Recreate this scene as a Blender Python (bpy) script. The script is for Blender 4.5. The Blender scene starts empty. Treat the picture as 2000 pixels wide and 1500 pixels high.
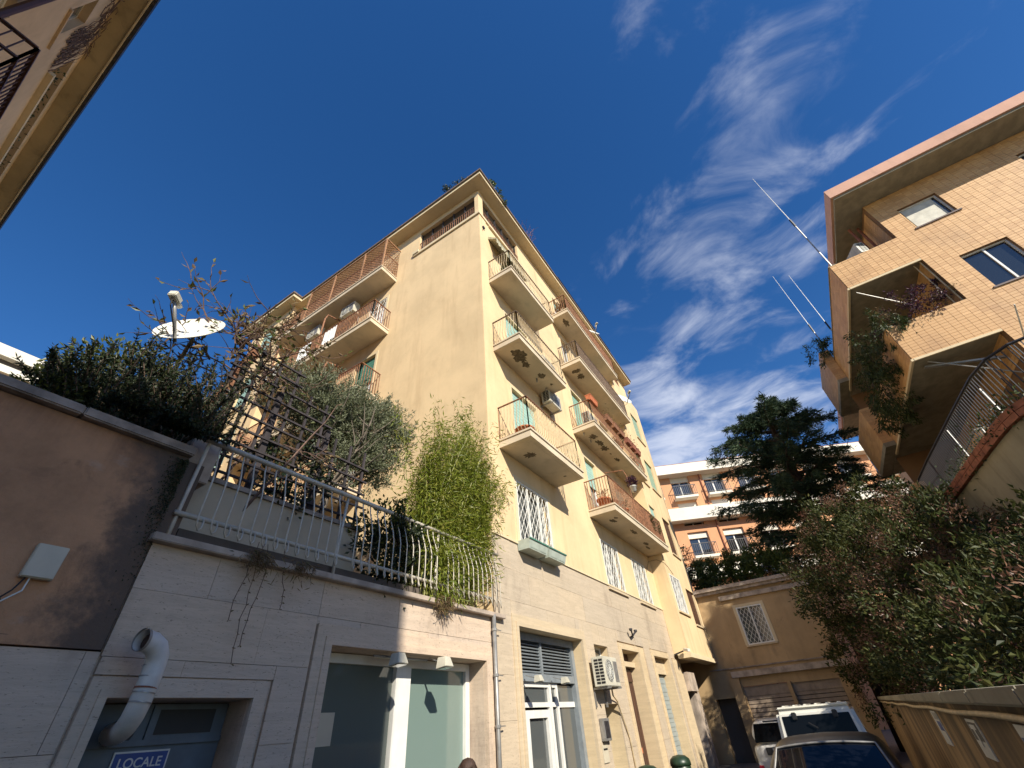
import bpy, bmesh, math, random
import numpy as np
from mathutils import Vector, Matrix, Quaternion
R = math.radians
random.seed(7); rng = np.random.default_rng(7)
S = bpy.context.scene
COL = S.collection

# ------------------------------------------------------------------ camera
CAM = Vector((0, 0, 1.75))
YAW, PIT, ROL, FPX = 0.520613284, 0.680549728, -0.0903514433, 830.2
fw = Vector((math.cos(PIT)*math.cos(YAW), math.cos(PIT)*math.sin(YAW), math.sin(PIT)))
rt = fw.cross(Vector((0, 0, 1))).normalized(); up = rt.cross(fw)
r2 = rt*math.cos(ROL) + up*math.sin(ROL); u2 = -rt*math.sin(ROL) + up*math.cos(ROL)
cd = bpy.data.cameras.new('camera'); cam = bpy.data.objects.new('camera', cd); COL.objects.link(cam)
cd.sensor_width = 36; cd.lens = FPX/2000*36; cd.clip_start = 0.05; cd.clip_end = 3000
cam.matrix_world = Matrix(((r2.x, u2.x, -fw.x, CAM.x), (r2.y, u2.y, -fw.y, CAM.y), (r2.z, u2.z, -fw.z, CAM.z), (0, 0, 0, 1)))
S.camera = cam

# ------------------------------------------------------------------ world, sun, exposure
SUN = Vector((0.475, 0.715, -0.525)).normalized()
W = bpy.data.worlds.new('World'); S.world = W; W.use_nodes = True
nt = W.node_tree; N = nt.nodes; L = nt.links; N.clear()
def wn(t, **k):
    n = N.new(t)
    for a, v in k.items(): setattr(n, a, v)
    return n
sky = wn('ShaderNodeTexSky', sky_type='NISHITA', sun_disc=False)
sky.sun_elevation = math.asin(-SUN.z); sky.sun_rotation = math.atan2(-SUN.x, -SUN.y)
sky.altitude = 600; sky.air_density = 1.0; sky.dust_density = 0.3; sky.ozone_density = 3.4
tc = wn('ShaderNodeTexCoord'); sep = wn('ShaderNodeSeparateXYZ'); L.new(tc.outputs['Generated'], sep.inputs[0])
zc = wn('ShaderNodeMath', operation='MAXIMUM'); L.new(sep.outputs[2], zc.inputs[0]); zc.inputs[1].default_value = 0.06
dx = wn('ShaderNodeMath', operation='DIVIDE'); L.new(sep.outputs[0], dx.inputs[0]); L.new(zc.outputs[0], dx.inputs[1])
dy = wn('ShaderNodeMath', operation='DIVIDE'); L.new(sep.outputs[1], dy.inputs[0]); L.new(zc.outputs[0], dy.inputs[1])
cb = wn('ShaderNodeCombineXYZ'); L.new(dx.outputs[0], cb.inputs[0]); L.new(dy.outputs[0], cb.inputs[1])
mp = wn('ShaderNodeMapping'); L.new(cb.outputs[0], mp.inputs[0])
mp.inputs['Location'].default_value = (0.0, 0.0, 0); mp.inputs['Rotation'].default_value = (0, 0, R(15)); mp.inputs['Scale'].default_value = (1.15, 0.8, 1)
n1 = wn('ShaderNodeTexNoise'); L.new(mp.outputs[0], n1.inputs['Vector'])
n1.inputs['Scale'].default_value = 4.2; n1.inputs['Detail'].default_value = 9; n1.inputs['Roughness'].default_value = 0.58; n1.inputs['Distortion'].default_value = 0.5
n2 = wn('ShaderNodeTexNoise'); L.new(mp.outputs[0], n2.inputs['Vector'])
n2.inputs['Scale'].default_value = 1.5; n2.inputs['Detail'].default_value = 2
# a street of cloud runs along the lane's direction, thickening towards the horizon
gx = wn('ShaderNodeMapRange'); L.new(dx.outputs[0], gx.inputs[0])
for i, v in enumerate((0.2, 1.9, -0.19, 0.13)): gx.inputs[i+1].default_value = v
ys = wn('ShaderNodeMath', operation='MULTIPLY_ADD'); L.new(dx.outputs[0], ys.inputs[0]); ys.inputs[1].default_value = -0.28; L.new(dy.outputs[0], ys.inputs[2])
yo = wn('ShaderNodeMath', operation='ADD'); L.new(ys.outputs[0], yo.inputs[0]); yo.inputs[1].default_value = 0.34
ya = wn('ShaderNodeMath', operation='ABSOLUTE'); L.new(yo.outputs[0], ya.inputs[0])
gy = wn('ShaderNodeMapRange'); L.new(ya.outputs[0], gy.inputs[0])
for i, v in enumerate((0.05, 0.9, 0.08, -0.24)): gy.inputs[i+1].default_value = v
a1 = wn('ShaderNodeMath', operation='ADD'); L.new(n1.outputs[0], a1.inputs[0]); L.new(gx.outputs[0], a1.inputs[1])
a2 = wn('ShaderNodeMath', operation='ADD'); L.new(a1.outputs[0], a2.inputs[0]); L.new(gy.outputs[0], a2.inputs[1])
s2 = wn('ShaderNodeMath', operation='MULTIPLY_ADD'); L.new(n2.outputs[0], s2.inputs[0]); s2.inputs[1].default_value = 0.6; s2.inputs[2].default_value = -0.30
a3 = wn('ShaderNodeMath', operation='ADD'); L.new(a2.outputs[0], a3.inputs[0]); L.new(s2.outputs[0], a3.inputs[1])
cr = wn('ShaderNodeMapRange', interpolation_type='SMOOTHSTEP'); L.new(a3.outputs[0], cr.inputs[0])
for i, v in enumerate((0.45, 0.92, 0.0, 0.72)): cr.inputs[i+1].default_value = v
cm = wn('ShaderNodeMix', data_type='RGBA'); L.new(cr.outputs[0], cm.inputs[0])
hs = wn('ShaderNodeHueSaturation'); hs.inputs['Saturation'].default_value = 1.27; hs.inputs['Hue'].default_value = 0.507; hs.inputs['Value'].default_value = 1.0
L.new(sky.outputs[0], hs.inputs['Color'])
L.new(hs.outputs[0], cm.inputs[6]); cm.inputs[7].default_value = (5.6, 5.9, 6.7, 1)
bg = wn('ShaderNodeBackground'); L.new(cm.outputs[2], bg.inputs[0]); bg.inputs[1].default_value = 0.098
wo = wn('ShaderNodeOutputWorld'); L.new(bg.outputs[0], wo.inputs[0])
sd = bpy.data.lights.new('sun', 'SUN'); sd.energy = 4.3; sd.angle = R(0.53); sd.color = (1.0, 0.93, 0.80)
so = bpy.data.objects.new('sun', sd); COL.objects.link(so); so.rotation_euler = SUN.to_track_quat('-Z', 'Y').to_euler(); so.location = (0, -20, 40)
S.view_settings.view_transform = 'Standard'; S.view_settings.look = 'None'; S.view_settings.gamma = 1; S.view_settings.exposure = 0.70
try: S.view_settings.use_curve_mapping = False
except Exception: pass
S.render.engine = 'CYCLES'

# ------------------------------------------------------------------ materials
MATS = {}
def srgb(r, g, b): return tuple(((c/255)/12.92 if c/255 <= 0.04045 else ((c/255+0.055)/1.055)**2.4) for c in (r, g, b))
class MN:
    def __init__(s, name):
        s.m = bpy.data.materials.new(name); s.m.use_nodes = True; s.nt = s.m.node_tree; s.N = s.nt.nodes; s.L = s.nt.links
        s.b = s.N['Principled BSDF']; MATS[name] = s.m
        s.pos = None
    def n(s, t, **k):
        x = s.N.new(t)
        for a, v in k.items(): setattr(x, a, v)
        return x
    def P(s, scale=(1, 1, 1)):
        if s.pos is None: s.pos = s.n('ShaderNodeNewGeometry')
        m = s.n('ShaderNodeMapping'); s.L.new(s.pos.outputs['Position'], m.inputs[0]); m.inputs['Scale'].default_value = scale
        return m.outputs[0]
    def noise(s, scale, detail=4, vs=(1, 1, 1), rough=0.55, dist=0):
        t = s.n('ShaderNodeTexNoise'); s.L.new(s.P(vs), t.inputs['Vector']); t.inputs['Scale'].default_value = scale
        t.inputs['Detail'].default_value = detail; t.inputs['Roughness'].default_value = rough; t.inputs['Distortion'].default_value = dist
        return t.outputs[0]
    def rng(s, v, a, b, c=0, d=1, smooth=True):
        t = s.n('ShaderNodeMapRange', interpolation_type='SMOOTHSTEP' if smooth else 'LINEAR'); s.L.new(v, t.inputs[0])
        for i, x in enumerate((a, b, c, d)): t.inputs[i+1].default_value = x
        return t.outputs[0]
    def mix(s, f, a, b, blend='MIX'):
        t = s.n('ShaderNodeMix', data_type='RGBA', blend_type=blend)
        if isinstance(f, (int, float)): t.inputs[0].default_value = f
        else: s.L.new(f, t.inputs[0])
        for i, c in ((6, a), (7, b)):
            if isinstance(c, tuple): t.inputs[i].default_value = (*c[:3], 1)
            else: s.L.new(c, t.inputs[i])
        return t.outputs[2]
    def crack(s, scale, wid, amt):
        a = s.n('ShaderNodeMath', operation='SUBTRACT'); s.L.new(s.noise(scale, 6, (1, 1, 0.7), 0.6, 0.6), a.inputs[0]); a.inputs[1].default_value = 0.5
        b = s.n('ShaderNodeMath', operation='ABSOLUTE'); s.L.new(a.outputs[0], b.inputs[0])
        k = s.n('ShaderNodeMath', operation='MULTIPLY'); s.L.new(s.rng(b.outputs[0], 0, wid, amt, 0, False), k.inputs[0]); s.L.new(s.rng(s.noise(0.7, 3), 0.5, 0.6), k.inputs[1])
        return k.outputs[0]
    def color(s, c):
        if isinstance(c, tuple): s.b.inputs['Base Color'].default_value = (*c[:3], 1)
        else: s.L.new(c, s.b.inputs['Base Color'])
    def bump(s, h, strength=0.3, dist=0.01):
        t = s.n('ShaderNodeBump'); t.inputs['Strength'].default_value = strength; t.inputs['Distance'].default_value = dist
        s.L.new(h, t.inputs['Height']); s.L.new(t.outputs[0], s.b.inputs['Normal'])
    def set(s, **k):
        for a, v in k.items(): s.b.inputs[a.replace('_', ' ')].default_value = v
def mul(c, k): return tuple(x*k for x in c)
def simple(name, col, rough=0.6, var=0.18, scale=6, bump=0.15, metal=0, grime=0.0, vs=(1, 1, 1), spec=0.5):
    m = MN(name); f = m.noise(scale, 5, vs)
    c = m.mix(m.rng(f, 0.3, 0.7), mul(col, 1-var), mul(col, 1+var*0.7))
    if grime:
        g = m.noise(2.2, 6, (1, 1, 0.35), 0.65); c = m.mix(m.rng(g, 0.5, 0.72, 0, grime), c, mul(col, 0.35))
    m.color(c); m.set(Roughness=rough, Metallic=metal); m.b.inputs['Specular IOR Level'].default_value = spec
    if bump: m.bump(m.noise(scale*14, 3), bump, 0.004)
    return m.m
def plaster(name, col, dirt=0.25, streak=0.12, dcol=None):
    m = MN(name); dcol = dcol or mul(col, 0.45)
    c = m.mix(m.rng(m.noise(0.6, 6, rough=0.65), 0.3, 0.7), mul(col, 1-0.07-dirt*0.18), mul(col, 1.05+dirt*0.1))
    c = m.mix(m.rng(m.noise(3.1, 5, (1, 1, 0.12), 0.6), 0.48, 0.78, 0, streak), c, dcol)
    c = m.mix(m.rng(m.noise(1.3, 7, (1, 1, 0.6), 0.68, 0.4), 0.53, 0.72, 0, dirt), c, dcol)
    # hairline repairs
    c = m.mix(m.crack(0.5, 0.0022, min(0.5, dirt*1.2)), c, dcol)
    m.color(c); m.set(Roughness=0.9); m.b.inputs['Specular IOR Level'].default_value = 0.2
    m.bump(m.noise(38, 6, rough=0.7), 0.35, 0.006)
    return m.m
CREAM = (0.71, 0.535, 0.315)
plaster('cream_plaster', CREAM, 0.20, 0.34, (0.42, 0.28, 0.15))
plaster('cream_shade_plaster', (0.60, 0.47, 0.27), 0.16, 0.12)
plaster('pale_trim', (0.66, 0.54, 0.35), 0.12, 0.15)
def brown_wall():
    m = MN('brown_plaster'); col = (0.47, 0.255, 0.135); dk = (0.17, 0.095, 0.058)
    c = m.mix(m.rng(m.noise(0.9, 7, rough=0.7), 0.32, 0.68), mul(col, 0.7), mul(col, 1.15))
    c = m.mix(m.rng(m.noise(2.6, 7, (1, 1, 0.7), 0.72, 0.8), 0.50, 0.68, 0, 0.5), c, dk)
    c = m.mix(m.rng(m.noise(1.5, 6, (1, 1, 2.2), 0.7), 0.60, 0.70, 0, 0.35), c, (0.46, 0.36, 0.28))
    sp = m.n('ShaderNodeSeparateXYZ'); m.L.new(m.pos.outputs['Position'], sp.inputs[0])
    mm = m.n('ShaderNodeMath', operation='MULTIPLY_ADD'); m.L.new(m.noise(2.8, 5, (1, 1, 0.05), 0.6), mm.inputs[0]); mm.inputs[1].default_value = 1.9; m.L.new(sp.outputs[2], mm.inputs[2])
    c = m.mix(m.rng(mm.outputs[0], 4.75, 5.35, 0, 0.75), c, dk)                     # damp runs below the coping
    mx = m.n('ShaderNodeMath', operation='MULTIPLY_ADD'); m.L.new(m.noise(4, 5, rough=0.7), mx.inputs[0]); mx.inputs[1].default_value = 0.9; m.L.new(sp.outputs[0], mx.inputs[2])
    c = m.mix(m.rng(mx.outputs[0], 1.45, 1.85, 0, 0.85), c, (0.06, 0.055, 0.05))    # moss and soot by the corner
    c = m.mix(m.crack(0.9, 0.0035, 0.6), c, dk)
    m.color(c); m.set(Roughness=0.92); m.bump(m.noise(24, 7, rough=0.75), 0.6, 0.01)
brown_wall()
plaster('parapet_plaster', (0.50, 0.42, 0.31), 0.3, 0.3)
plaster('tan_plaster', (0.60, 0.44, 0.28), 0.35, 0.3)
plaster('garage_plaster', (0.47, 0.325, 0.175), 0.5, 0.3, (0.15, 0.11, 0.07))
plaster('eave_concrete', (0.47, 0.37, 0.21), 0.4, 0.1, (0.16, 0.14, 0.08))
plaster('grey_concrete', (0.34, 0.31, 0.24), 0.6, 0.5, (0.12, 0.11, 0.09))
plaster('orange_plaster', (0.60, 0.31, 0.165), 0.06, 0.05)
plaster('white_band', (0.74, 0.69, 0.58), 0.06, 0.08)
plaster('pink_fascia', (0.60, 0.36, 0.265), 0.15, 0.2)
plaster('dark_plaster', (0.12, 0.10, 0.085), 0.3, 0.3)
def soffit():
    m = MN('balcony_plaster'); col = (0.60, 0.50, 0.36)
    c = m.mix(m.rng(m.noise(1.1, 5), 0.3, 0.7), mul(col, 0.85), mul(col, 1.08))
    m.color(m.mix(m.rng(m.noise(3.0, 6), 0.5, 0.75, 0, 0.3), c, mul(col, 0.5)))
    m.set(Roughness=0.9); m.bump(m.noise(30, 5), 0.3, 0.006)
soffit()
simple('bare_concrete', (0.135, 0.105, 0.065), 0.95, 0.45, 14, 0.8)
def travertine(name, col, k=1.0):
    m = MN(name)
    a = m.noise(1.6, 7, (1, 1, 9), 0.62, 0.6); b = m.noise(7, 6, (1, 1, 6), 0.7, 0.3)
    oi = m.n('ShaderNodeObjectInfo')
    c = m.mix(m.rng(a, 0.32, 0.68), mul(col, 0.92), mul(col, 1.05))
    c = m.mix(m.rng(b, 0.52, 0.72, 0, 0.30*k), c, mul(col, 0.6))
    pits = m.noise(22, 5, (1, 1, 3.2), 0.75); pm = m.rng(pits, 0.58, 0.70, 0, 0.6*k)
    c = m.mix(pm, c, (0.10, 0.075, 0.055))
    hsv = m.n('ShaderNodeHueSaturation'); m.L.new(c, hsv.inputs['Color'])
    m.L.new(m.rng(oi.outputs['Random'], 0, 1, 0.95, 1.05, False), hsv.inputs['Value']); m.L.new(m.rng(oi.outputs['Random'], 0, 1, 0.93, 1.07, False), hsv.inputs['Saturation'])
    c = hsv.outputs[0]
    c = m.mix(m.rng(m.noise(0.9, 6, (1, 1, 0.5), 0.7), 0.50, 0.78, 0, 0.5*k), c, (0.17, 0.125, 0.10))
    m.color(c); m.set(Roughness=0.75); m.b.inputs['Specular IOR Level'].default_value = 0.25
    hsum = m.n('ShaderNodeMath', operation='SUBTRACT'); m.L.new(b, hsum.inputs[0]); m.L.new(pm, hsum.inputs[1])
    m.bump(hsum.outputs[0], 0.4, 0.007)
travertine('travertine', (0.52, 0.425, 0.31)); travertine('travertine_worn_shaded', (0.58, 0.46, 0.35), 1.2); travertine('travertine_trim', (0.58, 0.46, 0.30), 0.5)  # the left block's copy has its shade tuned into the colour, dirt heavier
simple('stone_cap', (0.42, 0.34, 0.27), 0.85, 0.3, 4, 0.4, grime=0.6)
simple('coping_stone', (0.30, 0.25, 0.21), 0.9, 0.35, 5, 0.5, grime=0.7)
simple('joint_mortar', (0.16, 0.125, 0.09), 0.95, 0.2)
simple('white_paint', (0.72, 0.71, 0.66), 0.45, 0.06, 4, 0.03, grime=0.15)
simple('white_rail', (0.52, 0.47, 0.385), 0.5, 0.15, 9, 0.1, grime=0.35)
simple('white_plastic', (0.70, 0.69, 0.62), 0.4, 0.06, 4, 0.02); simple('painted_duct', (0.62, 0.60, 0.56), 0.45, 0.12, 7, 0.06, grime=0.55)
simple('old_white_plastic', (0.56, 0.53, 0.43), 0.5, 0.14, 5, 0.03, grime=0.3)
simple('cream_box', (0.55, 0.49, 0.37), 0.5, 0.08, 4, 0.03)
simple('rust_rail', (0.27, 0.125, 0.065), 0.75, 0.45, 12, 0.3, grime=0.2)
simple('dark_rail', (0.17, 0.12, 0.085), 0.6, 0.4, 12, 0.2)
simple('cream_rail', (0.55, 0.43, 0.26), 0.6, 0.2, 10, 0.15, grime=0.3)
simple('dark_metal', (0.035, 0.032, 0.035), 0.5, 0.4, 10, 0.15)
simple('grey_metal', (0.21, 0.235, 0.25), 0.45, 0.12, 8, 0.05, grime=0.25)
simple('blue_grey_metal', (0.105, 0.13, 0.155), 0.5, 0.2, 4, 0.05, grime=0.3)
simple('galvanised', (0.33, 0.32, 0.30), 0.45, 0.2, 10, 0.1, 0.5)
simple('black_rubber', (0.012, 0.012, 0.013), 0.6, 0.2, 10, 0.05)
simple('black_plastic', (0.02, 0.02, 0.022), 0.45, 0.2, 10, 0.03)
simple('trellis_wood', (0.038, 0.030, 0.032), 0.8, 0.4, 9, 0.4, vs=(1, 1, 0.3))
simple('lattice_wood', (0.33, 0.175, 0.09), 0.8, 0.35, 8, 0.3)
simple('brown_wood', (0.075, 0.032, 0.02), 0.5, 0.3, 6, 0.25, vs=(1, 1, 0.15))
simple('terracotta', (0.50, 0.155, 0.065), 0.85, 0.2, 10, 0.2)
simple('red_tile', (0.29, 0.105, 0.062), 0.8, 0.3, 6, 0.2, grime=0.3)
simple('green_shutter', (0.25, 0.42, 0.33), 0.6, 0.12, 6, 0.05, grime=0.1)
simple('turquoise_shutter', (0.34, 0.52, 0.45), 0.6, 0.10, 6, 0.05)
simple('sage_blind', (0.30, 0.42, 0.30), 0.7, 0.12, 6, 0.05)
simple('dark_green_blind', (0.075, 0.21, 0.155), 0.6, 0.15, 6, 0.05)
simple('planter_green', (0.40, 0.45, 0.385), 0.6, 0.12, 6, 0.1, grime=0.2)
simple('curtain_white', (0.66, 0.66, 0.64), 0.8, 0.1, 3, 0.0)
simple('awning_cloth', (0.36, 0.33, 0.22), 0.85, 0.3, 3, 0.1, vs=(6, 6, 1))
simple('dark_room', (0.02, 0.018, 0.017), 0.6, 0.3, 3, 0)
simple('roller_shutter', (0.29, 0.33, 0.325), 0.5, 0.1, 6, 0.05, grime=0.3)
simple('garage_shutter', (0.33, 0.255, 0.19), 0.6, 0.15, 5, 0.1, grime=0.5)
simple('soil', (0.045, 0.03, 0.02), 0.95, 0.4, 20, 0.5)
simple('bark', (0.085, 0.055, 0.038), 0.95, 0.4, 18, 0.8, vs=(1, 1, 0.25))
simple('twig', (0.14, 0.085, 0.062), 0.9, 0.45, 18, 0.5)
simple('olive_bark', (0.16, 0.13, 0.10), 0.95, 0.35, 18, 0.6, vs=(1, 1, 0.25))
simple('bamboo_cane', (0.30, 0.30, 0.07), 0.5, 0.2, 8, 0.05)
simple('bin_green', (0.016, 0.038, 0.020), 0.4, 0.2, 8, 0.05)
simple('concrete_paving', (0.15, 0.135, 0.115), 0.9, 0.25, 6, 0.4, grime=0.4)
simple('cloth_blue', (0.05, 0.07, 0.12), 0.9, 0.2, 30, 0.2)
simple('skin', (0.52, 0.31, 0.22), 0.55, 0.05, 10, 0.02)
simple('hair', (0.055, 0.028, 0.016), 0.6, 0.4, 60, 0.6, vs=(1, 1, 0.1))
simple('red_fabric', (0.55, 0.02, 0.04), 0.7, 0.2, 30, 0.2)
simple('brass', (0.5, 0.36, 0.14), 0.35, 0.1, 10, 0.0, 1.0)
simple('sign_white', (0.62, 0.61, 0.57), 0.4, 0.1, 8, 0.0, grime=0.3)
simple('sign_blue', (0.02, 0.055, 0.24), 0.4, 0.12, 8, 0.0)
simple('sign_black', (0.035, 0.03, 0.03), 0.5, 0.2, 8, 0.0)
def asphalt():
    m = MN('asphalt'); c = m.mix(m.rng(m.noise(0.8, 6), 0.3, 0.7), (0.04, 0.038, 0.036), (0.065, 0.06, 0.055))
    m.color(m.mix(m.rng(m.noise(90, 3), 0.4, 0.7, 0, 0.5), c, (0.11, 0.10, 0.095))); m.set(Roughness=0.9); m.bump(m.noise(120, 3), 0.5, 0.004)
asphalt()
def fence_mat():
    m = MN('stained_shaded_render'); col = (0.40, 0.26, 0.125)
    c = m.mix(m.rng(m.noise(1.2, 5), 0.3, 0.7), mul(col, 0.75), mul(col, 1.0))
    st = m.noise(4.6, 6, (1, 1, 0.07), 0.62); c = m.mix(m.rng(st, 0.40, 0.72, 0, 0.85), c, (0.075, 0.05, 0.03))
    # stain runs from the top, with the upper wall's shade painted in
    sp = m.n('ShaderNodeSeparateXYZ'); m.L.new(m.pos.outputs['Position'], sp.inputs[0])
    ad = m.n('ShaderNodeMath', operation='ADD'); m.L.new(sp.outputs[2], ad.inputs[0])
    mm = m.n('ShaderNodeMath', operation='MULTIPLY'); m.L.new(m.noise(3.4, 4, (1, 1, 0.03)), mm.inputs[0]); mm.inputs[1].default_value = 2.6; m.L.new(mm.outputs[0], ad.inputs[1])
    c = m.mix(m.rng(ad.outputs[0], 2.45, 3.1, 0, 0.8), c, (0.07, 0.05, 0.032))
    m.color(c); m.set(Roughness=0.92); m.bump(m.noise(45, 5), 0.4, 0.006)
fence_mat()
def leaf_mat(name, cols, rough=0.45, trans=0.25, spec=0.4):
    m = MN(name); g = m.n('ShaderNodeNewGeometry'); m.pos = g
    cr = m.n('ShaderNodeValToRGB'); m.L.new(g.outputs['Random Per Island'], cr.inputs[0])
    el = cr.color_ramp.elements
    for i, c in enumerate(cols):
        p = i/(len(cols)-1)
        if i == 0: el[0].position = 0; el[0].color = (*c, 1)
        elif i == len(cols)-1: el[len(el)-1].position = 1; el[len(el)-1].color = (*c, 1)
        else: e = el.new(p); e.color = (*c, 1)
    c = m.mix(m.rng(m.noise(1.7, 3), 0.35, 0.65), cr.outputs[0], mul((1, 1, 1), 1.0), 'MULTIPLY')
    m.color(cr.outputs[0]); m.set(Roughness=rough); m.b.inputs['Specular IOR Level'].default_value = spec
    tr = m.n('ShaderNodeBsdfTranslucent'); m.L.new(cr.outputs[0], tr.inputs[0])
    mx = m.n('ShaderNodeMixShader'); mx.inputs[0].default_value = trans
    m.L.new(m.b.outputs[0], mx.inputs[1]); m.L.new(tr.outputs[0], mx.inputs[2]); m.L.new(mx.outputs[0], m.N['Material Output'].inputs[0])
leaf_mat('photinia_leaf', [(0.016, 0.025, 0.007), (0.055, 0.066, 0.015), (0.033, 0.047, 0.011), (0.10, 0.10, 0.03), (0.022, 0.035, 0.009)], 0.5, 0.15, 0.22)
leaf_mat('photinia_red_leaf', [(0.17, 0.075, 0.048), (0.24, 0.13, 0.075), (0.14, 0.06, 0.042), (0.20, 0.13, 0.07)], 0.4, 0.15)
leaf_mat('cedar_needle', [(0.016, 0.034, 0.018), (0.055, 0.09, 0.045), (0.03, 0.058, 0.03), (0.09, 0.12, 0.06)], 0.6, 0.1, 0.2)
leaf_mat('olive_leaf', [(0.10, 0.12, 0.055), (0.20, 0.22, 0.13), (0.13, 0.145, 0.07), (0.27, 0.28, 0.19)], 0.5, 0.15)
leaf_mat('bamboo_leaf', [(0.11, 0.16, 0.014), (0.24, 0.26, 0.03), (0.16, 0.21, 0.02), (0.33, 0.30, 0.06)], 0.45, 0.35)
leaf_mat('shrub_leaf', [(0.012, 0.02, 0.010), (0.03, 0.045, 0.016), (0.02, 0.032, 0.014), (0.06, 0.07, 0.02)], 0.5, 0.1)
leaf_mat('bright_leaf', [(0.05, 0.075, 0.012), (0.13, 0.14, 0.03), (0.08, 0.10, 0.02)], 0.45, 0.25)
leaf_mat('hedge_leaf', [(0.035, 0.055, 0.012), (0.11, 0.14, 0.025), (0.06, 0.085, 0.018)], 0.45, 0.2)
leaf_mat('ivy_leaf', [(0.02, 0.035, 0.010), (0.06, 0.085, 0.02), (0.04, 0.06, 0.015)], 0.5, 0.2)
leaf_mat('dry_leaf', [(0.20, 0.13, 0.07), (0.14, 0.09, 0.05), (0.26, 0.18, 0.08), (0.10, 0.10, 0.035)], 0.7, 0.3)
leaf_mat('purple_leaf', [(0.05, 0.015, 0.035), (0.09, 0.03, 0.06), (0.04, 0.035, 0.02)], 0.5, 0.2)
def glass(name, col=(0.015, 0.018, 0.02), rough=0.03, spec=0.8, coat=0.6):
    m = MN(name); m.color(col); m.set(Roughness=rough); m.b.inputs['Specular IOR Level'].default_value = spec; m.b.inputs['Coat Weight'].default_value = coat; m.b.inputs['Coat Roughness'].default_value = 0.02
glass('glass_dark'); glass('glass_grey', (0.09, 0.10, 0.10), 0.06); glass('glass_shop', (0.12, 0.14, 0.125), 0.05, 0.6, 0.3); glass('glass_frost', (0.17, 0.235, 0.21), 0.12); glass('car_glass', (0.005, 0.006, 0.008), 0.03, 0.10, 0.0); glass('windscreen_glass', (0.003, 0.004, 0.007), 0.02, 0.3, 0.0)
def paint(name, col, coat=0.8, rough=0.35):
    m = MN(name); c = m.mix(m.rng(m.noise(3, 5), 0.4, 0.75, 0, 0.18), col, mul(col, 0.7)); m.color(c); m.set(Roughness=rough); m.b.inputs['Coat Weight'].default_value = coat; m.b.inputs['Coat Roughness'].default_value = 0.08
paint('car_white', (0.70, 0.68, 0.60)); paint('car_grey_white', (0.55, 0.54, 0.51)); paint('car_black', (0.008, 0.008, 0.008), 0.12, 0.35); MATS['car_black'].node_tree.nodes['Principled BSDF'].inputs['Specular IOR Level'].default_value = 0.25
def brickmat():
    m = MN('tile_brick'); g = m.n('ShaderNodeNewGeometry'); m.pos = g
    cr = m.n('ShaderNodeValToRGB'); m.L.new(g.outputs['Random Per Island'], cr.inputs[0]); e = cr.color_ramp.elements
    e[0].color = (0.51, 0.285, 0.115, 1); e[1].color = (0.63, 0.375, 0.165, 1); k = e.new(0.5); k.color = (0.57, 0.335, 0.14, 1)
    c = m.mix(m.rng(m.noise(0.7, 5, (1, 1, 0.6)), 0.48, 0.75, 0, 0.5), cr.outputs[0], (0.28, 0.15, 0.07))
    m.color(c); m.set(Roughness=0.6); m.bump(m.noise(60, 3), 0.2, 0.003)
    m = MN('brick_mortar'); m.color((0.20, 0.115, 0.06)); m.set(Roughness=0.95)
brickmat()
simple('slab_concrete', (0.26, 0.235, 0.17), 0.9, 0.2, 3, 0.3, grime=0.3)

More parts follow.
